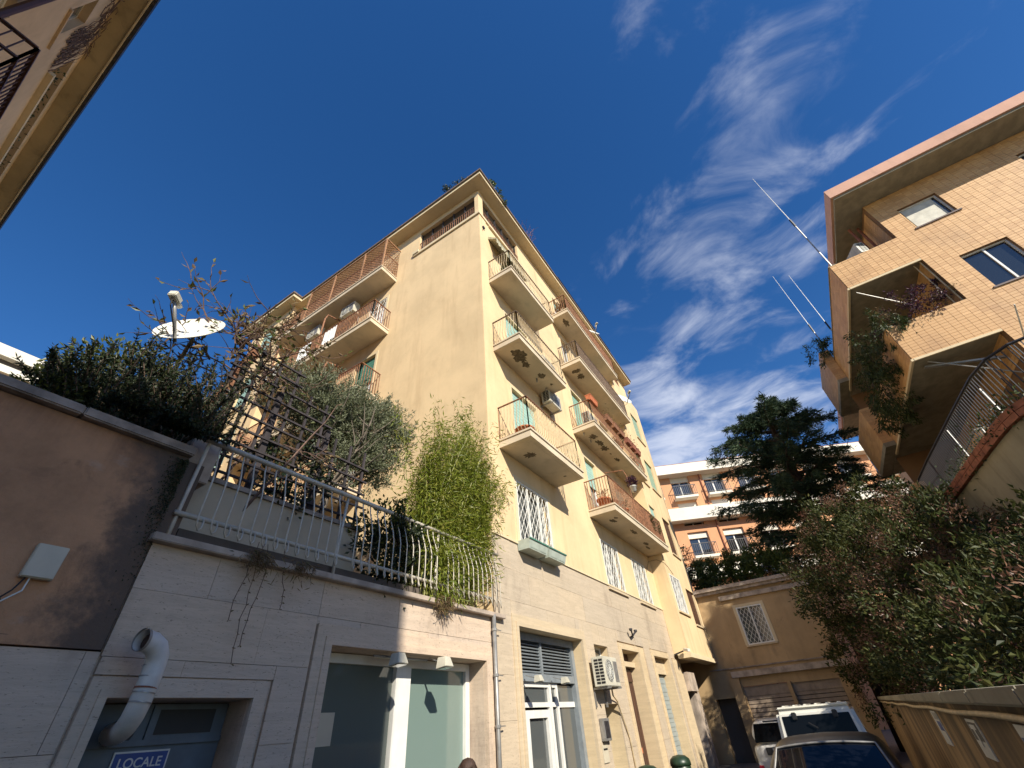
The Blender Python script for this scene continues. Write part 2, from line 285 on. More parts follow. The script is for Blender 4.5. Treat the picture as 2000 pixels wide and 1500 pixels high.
# ------------------------------------------------------------------ mesh helpers
ORG = {}
class Fr:            # a wall plane: a along it, z up, d out of it towards the viewer
    def __init__(s, ax, c): s.ax = ax; s.c = c
    def p(s, a, z, d=0.0):
        if s.ax == 'y': return (a, s.c-d, z)
        if s.ax == 'x': return (s.c-d, a, z)
        if s.ax == 'X': return (s.c+d, a, z)
        return (a, s.c+d, z)
class MB:
    def __init__(s): s.v = []; s.f = []
    def add(s, vs, fs):
        o = len(s.v); s.v += [tuple(v) for v in vs]; s.f += [tuple(i+o for i in f) for f in fs]; return s
    def box(s, x0, x1, y0, y1, z0, z1):
        return s.add([(x0, y0, z0), (x1, y0, z0), (x1, y1, z0), (x0, y1, z0), (x0, y0, z1), (x1, y0, z1), (x1, y1, z1), (x0, y1, z1)],
                     [(0, 3, 2, 1), (4, 5, 6, 7), (0, 1, 5, 4), (1, 2, 6, 5), (2, 3, 7, 6), (3, 0, 4, 7)])
    def fb(s, fr, a0, a1, z0, z1, d0, d1):
        p = fr.p(a0, z0, d0); q = fr.p(a1, z1, d1)
        return s.box(min(p[0], q[0]), max(p[0], q[0]), min(p[1], q[1]), max(p[1], q[1]), min(p[2], q[2]), max(p[2], q[2]))
    def quad(s, a, b, c, d): return s.add([a, b, c, d], [(0, 1, 2, 3)])
    def bar(s, p, q, w, h=None, upv=(0, 0, 1)):
        h = h or w; p = Vector(p); q = Vector(q); d = (q-p).normalized(); u = Vector(upv)
        if abs(d.dot(u)) > 0.98: u = Vector((1, 0, 0))
        sd = d.cross(u).normalized(); u = sd.cross(d); vs = []
        for e in (p, q):
            for i, j in ((-1, -1), (1, -1), (1, 1), (-1, 1)): vs.append(e+sd*(w/2*i)+u*(h/2*j))
        return s.add(vs, [(0, 1, 2, 3), (7, 6, 5, 4), (0, 4, 5, 1), (1, 5, 6, 2), (2, 6, 7, 3), (3, 7, 4, 0)])
    def tube(s, pts, r, n=6, cap=True):
        pts = [Vector(p) for p in pts]; m = len(pts); rr = r if isinstance(r, (list, tuple)) else [r]*m
        vs = []; prev = None
        for i in range(m):
            d = (pts[min(i+1, m-1)]-pts[max(i-1, 0)]).normalized()
            if prev is None:
                u = d.orthogonal().normalized()
            else:
                u = (prev-d*prev.dot(d))
                u = u.normalized() if u.length > 1e-6 else d.orthogonal().normalized()
            prev = u; w = d.cross(u)
            for k in range(n):
                a = 2*math.pi*k/n; vs.append(pts[i]+(u*math.cos(a)+w*math.sin(a))*rr[i])
        fs = [(i*n+k, i*n+(k+1) % n, (i+1)*n+(k+1) % n, (i+1)*n+k) for i in range(m-1) for k in range(n)]
        if cap: fs += [tuple(range(n-1, -1, -1)), tuple((m-1)*n+k for k in range(n))]
        return s.add(vs, fs)
    def lathe(s, prof, n=20, c=(0, 0, 0), axis=(0, 0, 1)):
        q = Vector((0, 0, 1)).rotation_difference(Vector(axis)); vs = []; m = len(prof)
        for r, z in prof:
            for k in range(n):
                a = 2*math.pi*k/n; vs.append(Vector(c)+q @ Vector((r*math.cos(a), r*math.sin(a), z)))
        fs = [(i*n+k, i*n+(k+1) % n, (i+1)*n+(k+1) % n, (i+1)*n+k) for i in range(m-1) for k in range(n)]
        if prof[0][0] > 1e-4: fs.append(tuple(range(n-1, -1, -1)))
        if prof[-1][0] > 1e-4: fs.append(tuple((m-1)*n+k for k in range(n)))
        return s.add(vs, fs)
    def prism(s, poly, ext):                       # closed polygon (3D points) pushed by ext
        n = len(poly); e = Vector(ext); vs = [Vector(p) for p in poly]+[Vector(p)+e for p in poly]
        return s.add(vs, [tuple(range(n)), tuple(range(2*n-1, n-1, -1))]+[(i, i+n, (i+1) % n+n, (i+1) % n) for i in range(n)])
    def wall(s, fr, a0, a1, z0, z1, holes=(), depth=0.22):
        A = sorted({a0, a1, *[h[0] for h in holes], *[h[1] for h in holes]}); Z = sorted({z0, z1, *[h[2] for h in holes], *[h[3] for h in holes]})
        A = [a for a in A if a0 <= a <= a1]; Z = [z for z in Z if z0 <= z <= z1]
        for i in range(len(A)-1):
            for j in range(len(Z)-1):
                ca = (A[i]+A[i+1])/2; cz = (Z[j]+Z[j+1])/2
                if any(h[0] < ca < h[1] and h[2] < cz < h[3] for h in holes): continue
                s.quad(fr.p(A[i], Z[j]), fr.p(A[i+1], Z[j]), fr.p(A[i+1], Z[j+1]), fr.p(A[i], Z[j+1]))
        for h in holes:
            dd = -(h[4] if len(h) > 4 else depth); b, c, e, f = h[:4]
            s.quad(fr.p(b, e), fr.p(b, f), fr.p(b, f, dd), fr.p(b, e, dd)); s.quad(fr.p(c, e), fr.p(c, f), fr.p(c, f, dd), fr.p(c, e, dd))
            s.quad(fr.p(b, f), fr.p(c, f), fr.p(c, f, dd), fr.p(b, f, dd)); s.quad(fr.p(b, e), fr.p(c, e), fr.p(c, e, dd), fr.p(b, e, dd))
        return s
    def build(s, name, mat, parent=None, smooth=False, bevel=0, kind=None, center=True):
        me = bpy.data.meshes.new(name)
        V = np.array([tuple(v) for v in s.v], float)
        if bevel:
            c = (V.min(0)+V.max(0))/2
            me.from_pydata((V-c).tolist(), [], s.f); bm = bmesh.new(); bm.from_mesh(me)
            bmesh.ops.remove_doubles(bm, verts=bm.verts, dist=1e-5)
            bmesh.ops.bevel(bm, geom=bm.edges[:], offset=bevel, segments=2, affect='EDGES', clamp_overlap=True); bm.to_mesh(me); bm.free()
        else:
            c = (V.min(0)+V.max(0))/2; me.from_pydata((V-c).tolist(), [], s.f)
        return finish(me, c, name, mat, parent, smooth, kind)
def finish(me, c, name, mat, parent, smooth=False, kind=None):
    me.materials.append(MATS[mat] if isinstance(mat, str) else mat)
    if smooth: me.polygons.foreach_set('use_smooth', [True]*len(me.polygons))
    o = bpy.data.objects.new(name, me); COL.objects.link(o); ORG[o.name] = Vector(c)
    if parent is not None:
        o.parent = parent; o.location = Vector(c)-ORG[parent.name]
    else: o.location = c
    if kind: o['kind'] = kind
    return o
def tag(o, label, cat, group=None):
    o['label'] = label; o['category'] = cat
    if group: o['group'] = group
    return o
def thing(name, label, cat, loc=(0, 0, 0), rz=0, group=None, local=False, rot=None):
    o = bpy.data.objects.new(name, None); COL.objects.link(o); o.empty_display_size = 0.2
    o.location = loc; o.rotation_euler = rot if rot else (0, 0, rz); ORG[o.name] = Vector((0, 0, 0)) if local else Vector(loc)
    return tag(o, label, cat, group)
def struct(o): o['kind'] = 'structure'; return o
def dup(root, loc, rz=None, label=None, group=None):
    r = root.copy(); COL.objects.link(r); r.location = loc
    if rz is not None: r.rotation_euler = (0, 0, rz)
    if label: r['label'] = label
    if group: r['group'] = group
    for ch in list(root.children):
        c = ch.copy(); COL.objects.link(c); c.parent = r
        for g in list(ch.children):
            d = g.copy(); COL.objects.link(d); d.parent = c
    return r
def nmesh(name, V, F, mat, parent, smooth=False, kind=None):
    V = np.asarray(V, np.float32); F = np.asarray(F, np.int32); c = (V.min(0)+V.max(0))/2
    me = bpy.data.meshes.new(name); k = F.shape[1]
    me.vertices.add(len(V)); me.vertices.foreach_set('co', (V-c).ravel())
    me.loops.add(F.size); me.loops.foreach_set('vertex_index', F.ravel())
    me.polygons.add(len(F)); me.polygons.foreach_set('loop_start', np.arange(0, F.size, k, dtype=np.int32))
    try: me.polygons.foreach_set('loop_total', np.full(len(F), k, np.int32))
    except Exception: pass
    me.update(calc_edges=True)
    if not smooth: me.polygons.foreach_set('use_smooth', np.zeros(len(F), bool))
    return finish(me, c, name, mat, parent, smooth, kind)
def unit(a): return a/np.maximum(np.linalg.norm(a, axis=1, keepdims=True), 1e-9)
def leaves(name, P, D, ln, wd, mat, parent, fold=0.25, kind=None, jit=0.5):
    P = np.asarray(P, float); D = unit(np.asarray(D, float)); n = len(P)
    s = unit(np.cross(D, rng.normal(size=(n, 3)))); w = np.cross(s, D)
    l = ln*(1-jit/2+jit*rng.random((n, 1))); b = wd*(1-jit/2+jit*rng.random((n, 1)))
    m = P+D*l*0.45
    V = np.stack([P, m+s*b/2+w*b*fold, P+D*l, m-s*b/2+w*b*fold], 1).reshape(-1, 3)
    i = np.arange(n)*4
    return nmesh(name, V, np.stack([i, i+1, i+2, i+3], 1), mat, parent, False, kind)
def rnd_dirs(n): return unit(rng.normal(size=(n, 3)))
def blob_pts(n, c, r, shell=0.5):
    d = rnd_dirs(n); k = (shell+(1-shell)*rng.random((n, 1)))
    return np.asarray(c)+d*k*np.asarray(r), d
def text(name, body, size, mat, parent, M, ext=0.002, bold=0.0):
    cu = bpy.data.curves.new(name, 'FONT'); cu.body = body; cu.size = size; cu.align_x = 'CENTER'; cu.align_y = 'CENTER'; cu.extrude = ext; cu.offset = bold
    o = bpy.data.objects.new('tmp_text', cu); COL.objects.link(o); bpy.context.view_layer.update()
    me = bpy.data.meshes.new_from_object(o.evaluated_get(bpy.context.evaluated_depsgraph_get())); COL.objects.unlink(o); bpy.data.objects.remove(o)
    me.name = name; me.transform(M)
    V = np.empty(len(me.vertices)*3); me.vertices.foreach_get('co', V); V = V.reshape(-1, 3); c = (V.min(0)+V.max(0))/2
    me.transform(Matrix.Translation(-Vector(c)))
    return finish(me, c, name, mat, parent)
# ------------------------------------------------------------------ ground
g = MB().box(-60, 160, -90, 90, -0.4, 0.0).build('ground', 'concrete_paving'); struct(g)
rd = MB().box(-30, 22.2, -0.35, 3.9, 0.004, 0.008).build('road', 'asphalt'); struct(rd)
pv = MB().box(-6, 17.6, 3.95, 4.75, 0.003, 0.12).build('pavement', 'concrete_paving', bevel=0.01); struct(pv)
apron = MB().box(19.5, 22.25, -0.3, 6.0, 0.003, 0.17).build('garage_ramp', 'concrete_paving', bevel=0.01); struct(apron)

# ------------------------------------------------------------------ shared part builders
def sub_rect(r, h):
    a0, a1, z0, z1 = r; b0, b1, y0, y1 = h[:4]
    if b1 <= a0 or b0 >= a1 or y1 <= z0 or y0 >= z1: return [r]
    out = []
    if b0 > a0: out.append((a0, b0, z0, z1))
    if b1 < a1: out.append((b1, a1, z0, z1))
    m0, m1 = max(a0, b0), min(a1, b1)
    if y0 > z0: out.append((m0, m1, z0, y0))
    if y1 < z1: out.append((m0, m1, y1, z1))
    return out
def slabs(fr, a0, a1, zs, width, holes, parent, mat='travertine', th=0.03, gap=0.004):
    for j in range(len(zs)-1):
        a = a0-(width*0.5 if j % 2 else 0)
        while a < a1:
            rs = [(max(a, a0), min(a+width, a1), zs[j], zs[j+1])]; a += width
            for h in holes: rs = [q for r in rs for q in sub_rect(r, h)]
            for r in rs:
                if r[1]-r[0] < 0.05 or r[3]-r[2] < 0.04: continue
                o = th+random.uniform(-0.003, 0.003)
                MB().fb(fr, r[0]+gap/2, r[1]-gap/2, r[2]+gap/2, r[3]-gap/2, 0, o).build('stone_slab', mat, parent)
def diag(mb, fr, a0, a1, z0, z1, step, slope, d, w=0.013):
    # crossing diagonal bars clipped to the rectangle
    for sg in (1, -1):
        k = -(z1-z0)/slope if True else 0
        c = a0-(z1-z0)/slope
        while c < a1+(z1-z0)/slope:
            pts = []
            # a = c + sg*(z-z0)/slope
            za, zb = z0, z1
            f = lambda z: c+sg*(z-z0)/slope
            lo, hi = sorted((f(za), f(zb)))
            if hi > a0 and lo < a1:
                zs = [za, zb]
                g2 = lambda a: z0+(a-c)*slope/sg
                cand = sorted([z for z in (za, zb, g2(a0), g2(a1)) if za-1e-6 <= z <= zb+1e-6 and a0-1e-4 <= f(z) <= a1+1e-4])
                if len(cand) >= 2 and cand[-1]-cand[0] > 0.03:
                    mb.bar(fr.p(f(cand[0]), cand[0], d+(0.004 if sg > 0 else -0.004)), fr.p(f(cand[-1]), cand[-1], d+(0.004 if sg > 0 else -0.004)), w, 0.012, upv=fr.p(0, 0, 1) if False else (0, 0, 1))
            c += step
    return mb
def frame(mb, fr, a0, a1, z0, z1, w, d0, d1, mull=0, rails=()):
    mb.fb(fr, a0, a0+w, z0, z1, d0, d1); mb.fb(fr, a1-w, a1, z0, z1, d0, d1)
    mb.fb(fr, a0+w, a1-w, z1-w, z1, d0, d1-0.002); mb.fb(fr, a0+w, a1-w, z0, z0+w, d0, d1-0.002)
    for i in range(mull):
        c = a0+(a1-a0)*(i+1)/(mull+1); mb.fb(fr, c-w/2, c+w/2, z0+w, z1-w, d0, d1-0.004)
    for z in rails: mb.fb(fr, a0+w, a1-w, z-w/2, z+w/2, d0, d1-0.006)
    return mb
def grille_window(par, fr, a0, a1, z0, z1, depth=0.2, step=0.19, slope=1.75, mull=2, sill=True, casing=True):
    w = frame(MB(), fr, a0, a1, z0, z1, 0.05, -depth, -depth+0.06, 1).build('window', 'white_paint', par)
    MB().fb(fr, a0+0.05, a1-0.05, z0+0.05, z1-0.05, -depth-0.02, -depth+0.02).build('pane', 'glass_grey', w)
    gr = frame(MB(), fr, a0, a1, z0, z1, 0.045, -0.03, 0.012, mull); diag(gr, fr, a0+0.03, a1-0.03, z0+0.03, z1-0.03, step, slope, -0.008)
    gr.build('grille', 'white_paint', w)
    if sill: MB().fb(fr, a0-0.08, a1+0.08, z0-0.06, z0-0.002, -0.02, 0.06).build('sill', 'travertine_trim', w)
    if casing:
        c = MB(); c.fb(fr, a0-0.11, a0-0.002, z0, z1+0.10, -0.01, 0.018); c.fb(fr, a1+0.002, a1+0.11, z0, z1+0.10, -0.01, 0.018); c.fb(fr, a0-0.002, a1+0.002, z1+0.002, z1+0.10, -0.01, 0.016)
        c.build('casing', 'pale_trim', w)
    return w
def blind(mb, fr, a0, a1, z0, z1, d, pitch=0.055):
    z = z0
    while z < z1:
        mb.fb(fr, a0, a1, z+0.004, min(z+pitch, z1), d-0.012, d+0.004*(1+int((z-z0)/pitch) % 2)); z += pitch
    return mb
def curtain(mb, fr, a0, a1, z0, z1, d, amp=0.025, n=26):
    A = [fr.p(a0+(a1-a0)*i/n, z0, d+amp*math.sin(i*1.9)) for i in range(n+1)]; B = [fr.p(a0+(a1-a0)*i/n, z1, d+amp*0.5*math.sin(i*1.9)) for i in range(n+1)]
    o = len(mb.v); mb.v += A+B; mb.f += [(o+i, o+i+1, o+n+2+i, o+n+1+i) for i in range(n)]; return mb
def balcony_door(par, fr, a0, a1, z0, z1, depth=0.2, top=0.45, bmat='green_shutter', body='curtain', casing=True):
    w = frame(MB(), fr, a0, a1, z0, z1, 0.055, -depth, -depth+0.06, 1).build('balcony_door', 'white_paint', par)
    MB().fb(fr, a0+0.05, a1-0.05, z0+0.04, z1-0.05, -depth-0.025, -depth+0.015).build('pane', 'glass_grey', w)
    if top: blind(MB(), fr, a0+0.01, a1-0.01, z1-(z1-z0)*top, z1-0.01, -depth+0.10).build('roller_blind', bmat, w)
    if body == 'curtain': curtain(MB(), fr, a0+0.06, (a0+a1)/2+0.1, z0+0.05, z1-0.1, -depth+0.03, 0.008).build('curtain', 'curtain_white', w)
    if casing:
        c = MB(); c.fb(fr, a0-0.10, a0-0.002, z0, z1+0.10, -0.01, 0.016); c.fb(fr, a1+0.002, a1+0.10, z0, z1+0.10, -0.01, 0.016); c.fb(fr, a0-0.002, a1+0.002, z1+0.002, z1+0.10, -0.01, 0.014)
        c.build('casing', 'pale_trim', w)
    return w
def rail_path(mb_top, mb_bar, pts, z, h, bow=0.10, sp=0.09, r=0.009, top=0.022, outs=None):
    # pts: corners in plan; bars bow outwards low down
    for i in range(len(pts)-1):
        p = Vector((*pts[i], 0)); q = Vector((*pts[i+1], 0)); d = q-p; n = max(2, int(d.length/sp)); o = Vector((*outs[i], 0))
        mb_top.bar(p+Vector((0, 0, z+h)), q+Vector((0, 0, z+h)), top*2.0, top)
        mb_top.bar(p+Vector((0, 0, z+0.04)), q+Vector((0, 0, z+0.04)), top*1.1, top*0.8)
        for k in range(n+1):
            b = p+d*(k/n)
            if k in (0, n): mb_top.bar(b+Vector((0, 0, z)), b+Vector((0, 0, z+h)), top, top); continue
            if bow:
                mb_bar.tube([b+Vector((0, 0, z+0.04)), b+o*bow*0.75+Vector((0, 0, z+h*0.13)), b+o*bow+Vector((0, 0, z+h*0.28)), b+o*bow*0.45+Vector((0, 0, z+h*0.5)), b+o*0.01+Vector((0, 0, z+h*0.72)), b+Vector((0, 0, z+h))], r, 4, False)
            else: mb_bar.bar(b+Vector((0, 0, z+0.04)), b+Vector((0, 0, z+h)), r*2)
def balcony(par, kind, fr, a0, a1, z, out, th=0.17, h=0.98, bow=0.09, tmat='dark_rail', bmat='cream_rail', patches=(), sp=0.09, sides=(1, 1)):
    s = MB().fb(fr, a0, a1, z, z+th, -0.01, out)
    s.fb(fr, a0-0.025, a1+0.025, z+th+0.002, z+th+0.05, 0.002, out+0.03)
    b = s.build('balcony', 'balcony_plaster', par)
    MB().fb(fr, a0+0.12, a1-0.12, z-0.006, z+0.004, 0.03, out-0.12).build('soffit_panel', 'balcony_plaster', b)
    i = 0.045
    P = lambda a, d: fr.p(a, 0, d)[:2]
    pts = [P(a0+i, 0.0), P(a0+i, out-i), P(a1-i, out-i), P(a1-i, 0.0)]
    od = lambda a, d: tuple(np.array(fr.p(a, 0, d)[:2])-np.array(fr.p(0, 0, 0)[:2]))
    T, B = MB(), MB()
    rail_path(T, B, pts, z+th+0.05, h, bow, sp, outs=[od(-1, 0), od(0, 1), od(1, 0)])
    r = T.build('railing', tmat, b); B.build('railing_bars', bmat, b)
    for (pa, pd, ra, rd) in patches:                       # patches where the render has come away
        m = MB(); n = 26; vs = []
        for k in range(n):
            t = 2*math.pi*k/n; q = 0.55+0.6*random.random(); vs.append(fr.p(pa+ra*q*math.cos(t), z-0.0085, pd+rd*q*math.sin(t)))
        m.prism(vs, (0, 0, 0.004)); m.build('bare_patch', 'bare_concrete', b)
    return b

# ------------------------------------------------------------------ main apartment building
FY = Fr('y', 4.8); FB = Fr('y', 4.26); FX = Fr('x', 7.0); FW = Fr('x', 6.5)
A = thing('apartment_building', 'tall cream apartment building with balconies on its two sunlit sides and a travertine ground floor', 'building', (7, 4.8, 0))
ZT = 18.95
fl1 = [7.2, 10.4, 13.5]                                   # floors of the near column
fl2 = [7.0, 10.1, 13.15, 16.0]
holesY = [(8.1, 9.68, 4.92, 6.42), (13.02, 14.46, 4.80, 6.24), (15.76, 17.22, 4.80, 6.24), (7.3, 9.9, 17.2, 18.62, 0.2)]
for f in fl1: holesY.append((8.3, 9.72, f, f+2.2))
for f in fl2[:3]: holesY += [(13.05, 14.0, f, f+2.2), (15.9, 17.0, f, f+2.2)]
holesY += [(13.05, 14.2, 16.0, 18.1), (15.6, 17.2, 16.0, 18.1)]
gh = [(7.75, 10.5, 0.0, 3.25, 0.35), (11.2, 12.05, 2.6, 3.22, 0.25), (11.25, 12.1, 0.0, 2.05, 0.4), (12.95, 14.3, 0.0, 3.23, 0.35), (15.68, 17.2, 0.0, 3.23, 0.30)]
w = MB().wall(FY, 7.0, 18.2, 4.84, ZT, holesY).wall(FY, 18.2, 23.2, 16.2, ZT, [(18.9, 22.0, 17.9, 18.6, 0.2)])
w.build('wall', 'cream_plaster', A)
w = MB().wall(Fr('y', 4.833), 7.0, 17.7, 0, 4.84, gh).wall(Fr('y', 4.833), 17.7, 18.2, 3.27, 4.84)
w.build('ground_floor_wall', 'travertine_trim', A)
holesX = [(4.98, 7.86, 17.3, 18.6, 0.2), (9.36, 10.3, 13.3, 15.45), (9.42, 10.46, 10.2, 12.4), (11.6, 12.7, 13.3, 15.4), (13.9, 15.0, 13.3, 15.4), (11.6, 12.7, 10.2, 12.3), (13.9, 15.0, 10.2, 12.3), (10.6, 11.8, 16.3, 18.3), (13.2, 14.4, 16.3, 18.3), (10.0, 11.1, 4.0, 6.1), (12.6, 13.7, 4.0, 6.1), (9.42, 10.46, 7.0, 9.2), (12.6, 13.7, 7.0, 9.2)]
w = MB().wall(FX, 4.8, 15.8, 3.3, ZT, holesX); w.build('wall', 'cream_plaster', A)
# wing at the back
hw = [(16.9, 18.1, 16.5, 18.3), (16.9, 18.1, 13.4, 15.3), (16.9, 18.1, 10.4, 12.2), (16.9, 18.1, 7.3, 9.2)]
w = MB().wall(FW, 15.8, 19.1, 3.3, ZT, hw); w.quad((6.5, 15.8, 3.3), (7.0, 15.8, 3.3), (7.0, 15.8, ZT), (6.5, 15.8, ZT)); w.quad((6.5, 19.1, 3.3), (12, 19.1, 3.3), (12, 19.1, ZT), (6.5, 19.1, ZT)); w.build('wing_wall', 'cream_plaster', A)
# bay
hb = [(18.5, 19.95, 4.78, 6.12), (20.72, 22.0, 4.55, 5.92), (18.45, 19.25, 7.2, 8.98), (20.3, 21.5, 7.3, 8.95), (18.5, 19.5, 10.2, 12.1), (20.15, 21.4, 10.35, 11.95), (20.2, 21.4, 13.3, 14.9)]
w = MB().wall(FB, 18.2, 22.25, 3.42, 16.2, hb).wall(Fr('x', 18.2), 4.26, 4.8, 3.42, 16.2)
w.quad((18.2, 4.26, 16.2), (22.25, 4.26, 16.2), (22.25, 4.8, 16.2), (18.2, 4.8, 16.2)); w.quad((22.25, 4.26, 3.42), (22.25, 9, 3.42), (22.25, 9, 16.2), (22.25, 4.26, 16.2))
w.quad((18.2, 4.26, 3.42), (22.25, 4.26, 3.42), (22.25, 5.6, 3.42), (18.2, 5.6, 3.42)); w.build('bay_wall', 'cream_plaster', A)
MB().fb(FB, 18.14, 22.3, 3.27, 3.415, -0.4, 0.06).build('bay_sill', 'pale_trim', A)
w = MB(); w.quad((23.2, 4.8, 0), (23.2, 19, 0), (23.2, 19, ZT), (23.2, 4.8, ZT)); w.quad((7, 19.1, 0), (23.2, 19.1, 0), (23.2, 19.1, ZT), (7, 19.1, ZT)); w.build('back_wall', 'cream_plaster', A)
# corner strip and string course
MB().fb(FY, 7.002, 7.42, 4.86, 17.05, -0.01, 0.022).build('corner_strip', 'cream_plaster', A)
MB().fb(FY, 7.0, 18.19, 4.842, 4.885, -0.01, 0.03).build('string_course', 'pale_trim', A)
MB().box(6.94, 7.62, 4.74, 4.9, 17.06, 17.2).box(6.94, 6.998, 4.9, 8.1, 17.06, 17.2).box(7.62, 10.3, 4.72, 4.798, 17.0, 17.14).build('corner_moulding', 'pale_trim', A)
# roof with its overhanging eave
ev = MB().prism([(6.5, 4.33, ZT), (23.3, 4.33, ZT), (23.3, 19.6, ZT), (6.04, 19.6, ZT), (6.04, 15.3, ZT), (6.5, 15.3, ZT)], (0, 0, 0.16)).build('eave', 'pale_trim', A)
MB().prism([(6.44, 4.27, ZT+0.165), (23.36, 4.27, ZT+0.165), (23.36, 19.66, ZT+0.165), (5.98, 19.66, ZT+0.165), (5.98, 15.24, ZT+0.165), (6.44, 15.24, ZT+0.165)], (0, 0, 0.09)).build('gutter', 'dark_rail', ev)
MB().box(8.2, 22.5, 6.0, 18.5, ZT+0.25, ZT+0.6).build('roof', 'red_tile', A)
# roof terrace railing posts seen over the left eave
T = MB(); T.tube([(6.9, 5.6, 19.95), (6.9, 11.0, 19.95)], 0.03, 6); T.tube([(6.9, 5.6, 19.6), (6.9, 11.0, 19.6)], 0.02, 6); T.build('roof_railing', 'dark_metal', A)
for y in (6.4, 7.35, 9.9, 10.6): MB().box(6.84, 6.96, y, y+0.12, ZT+0.25, 19.98).build('roof_post', 'white_paint', A)
T = MB()
for k in range(16):
    x = 13.6+k*0.47; T.bar((x, 4.75, ZT+0.25), (x, 4.45, ZT+1.1), 0.03); 
T.tube([(13.6, 4.45, ZT+1.1), (20.7, 4.45, ZT+1.1)], 0.02, 5); T.tube([(13.6, 4.6, ZT+0.7), (20.7, 4.6, ZT+0.7)], 0.015, 5); T.build('roof_frame', 'dark_metal', A)
# corner loggias: glazed back, rust railing
def loggia(fr, a0, a1, z0, z1, n):
    l = MB().fb(fr, a0, a1, z0, z1, -0.25, -0.14).build('loggia', 'glass_dark', A)
    m = MB()
    for i in range(n+1):
        a = a0+(a1-a0)*i/n; m.fb(fr, a-0.02, a+0.02, z0, z1, -0.139, -0.10)
    m.build('glazing_bar', 'dark_metal', l)
    T = MB()
    k = int((a1-a0)/0.1)
    for i in range(k+1): T.bar(fr.p(a0+(a1-a0)*i/k, z0, -0.03), fr.p(a0+(a1-a0)*i/k, z0+0.52, -0.03), 0.018)
    T.bar(fr.p(a0, z0+0.53, -0.03), fr.p(a1, z0+0.53, -0.03), 0.03); T.build('railing', 'rust_rail', l)
loggia(FX, 4.98, 7.86, 17.3, 18.6, 5); loggia(FY, 7.3, 9.9, 17.2, 18.62, 5); loggia(FY, 18.9, 22.0, 17.9, 18.6, 5)
MB().fb(FX, 7.8, 8.12, 17.14, 17.3, 0, 0.10).build('loggia_sill', 'pale_trim', A)
# windows on the street side
grille_window(A, FY, 8.1, 9.68, 4.92, 6.42)
grille_window(A, FY, 13.02, 14.46, 4.80, 6.24, step=0.19, sill=True, casing=False); grille_window(A, FY, 15.76, 17.22, 4.80, 6.24, step=0.19, casing=False)
grille_window(A, FB, 18.5, 19.95, 4.78, 6.12, step=0.19, casing=False)
def shut_window(fr, a0, a1, z0, z1, mat, par=None, sill=True):
    w = frame(MB(), fr, a0, a1, z0, z1, 0.05, -0.16, -0.10, 0).build('window', 'white_paint', par or A)
    blind(MB(), fr, a0+0.03, a1-0.03, z0+0.03, z1-0.03, -0.07).build('roller_blind', mat, w)
    if sill: MB().fb(fr, a0-0.06, a1+0.06, z0-0.06, z0-0.002, -0.02, 0.06).build('sill', 'travertine_trim', w)
shut_window(FB, 20.72, 22.0, 4.55, 5.92, 'brown_wood')
for q in ((18.45, 19.25, 7.2, 8.98), (20.15, 21.4, 10.35, 11.95)): shut_window(FB, *q, 'turquoise_shutter' if q[2] < 9 else 'sage_blind')
for q in ((20.3, 21.5, 7.3, 8.95), (18.5, 19.5, 10.2, 12.1), (20.2, 21.4, 13.3, 14.9)): shut_window(FB, *q, 'brown_wood' if q[0] == 20.3 else 'sage_blind')
for i, f in enumerate(fl1):
    balcony_door(A, FY, 8.3, 9.72, f, f+2.2, top=0.96 if i == 0 else (0.8 if i == 1 else 0.3), bmat='turquoise_shutter' if i < 2 else 'sage_blind')
for i, f in enumerate(fl2[:3]):
    balcony_door(A, FY, 13.05, 14.0, f, f+2.2, top=(0.45, 0.7, 0.0)[i], bmat=('turquoise_shutter', 'green_shutter', 'sage_blind')[i]); balcony_door(A, FY, 15.9, 17.0, f, f+2.2, top=0.5, bmat='green_shutter')
balcony_door(A, FY, 13.05, 14.2, 16.0, 18.1, top=0.2); balcony_door(A, FY, 15.6, 17.2, 16.0, 18.1, top=0.2)
# street balconies
balcony(A, 0, FY, 7.48, 10.34, 7.0, 0.89, patches=((8.25, 0.42, 0.17, 0.17), (9.85, 0.55, 0.04, 0.05)), tmat='rust_rail')
balcony(A, 0, FY, 7.47, 10.32, 10.2, 0.89, patches=((8.1, 0.5, 0.34, 0.22), (8.55, 0.45, 0.2, 0.12), (9.3, 0.55, 0.16, 0.13), (9.85, 0.6, 0.06, 0.06)))
balcony(A, 0, FY, 7.44, 10.32, 13.3, 0.89)
balcony(A, 0, FY, 12.55, 18.19, 6.8, 0.88, bow=0, tmat='rust_rail', bmat='rust_rail', patches=((13.4, 0.45, 0.2, 0.1), (13.2, 0.62, 0.1, 0.06), (14.9, 0.6, 0.3, 0.08), (16.5, 0.5, 0.25, 0.1), (17.0, 0.4, 0.25, 0.06)))
balcony(A, 0, FY, 12.5, 18.19, 9.9, 0.86, bow=0.08, tmat='rust_rail', bmat='rust_rail', patches=((13.15, 0.5, 0.18, 0.16), (13.75, 0.5, 0.3, 0.14), (14.25, 0.48, 0.25, 0.16), (14.8, 0.5, 0.1, 0.03), (15.4, 0.52, 0.2, 0.1), (17.3, 0.5, 0.2, 0.06)))
balcony(A, 0, FY, 12.5, 18.19, 13.0, 0.86, bow=0, tmat='dark_rail', bmat='dark_rail', patches=((13.0, 0.45, 0.15, 0.2), (13.4, 0.45, 0.22, 0.16)))
balcony(A, 0, FY, 12.35, 18.19, 15.82, 0.86, bow=0, tmat='rust_rail', bmat='rust_rail', patches=((12.9, 0.5, 0.3, 0.14),), sp=0.09)
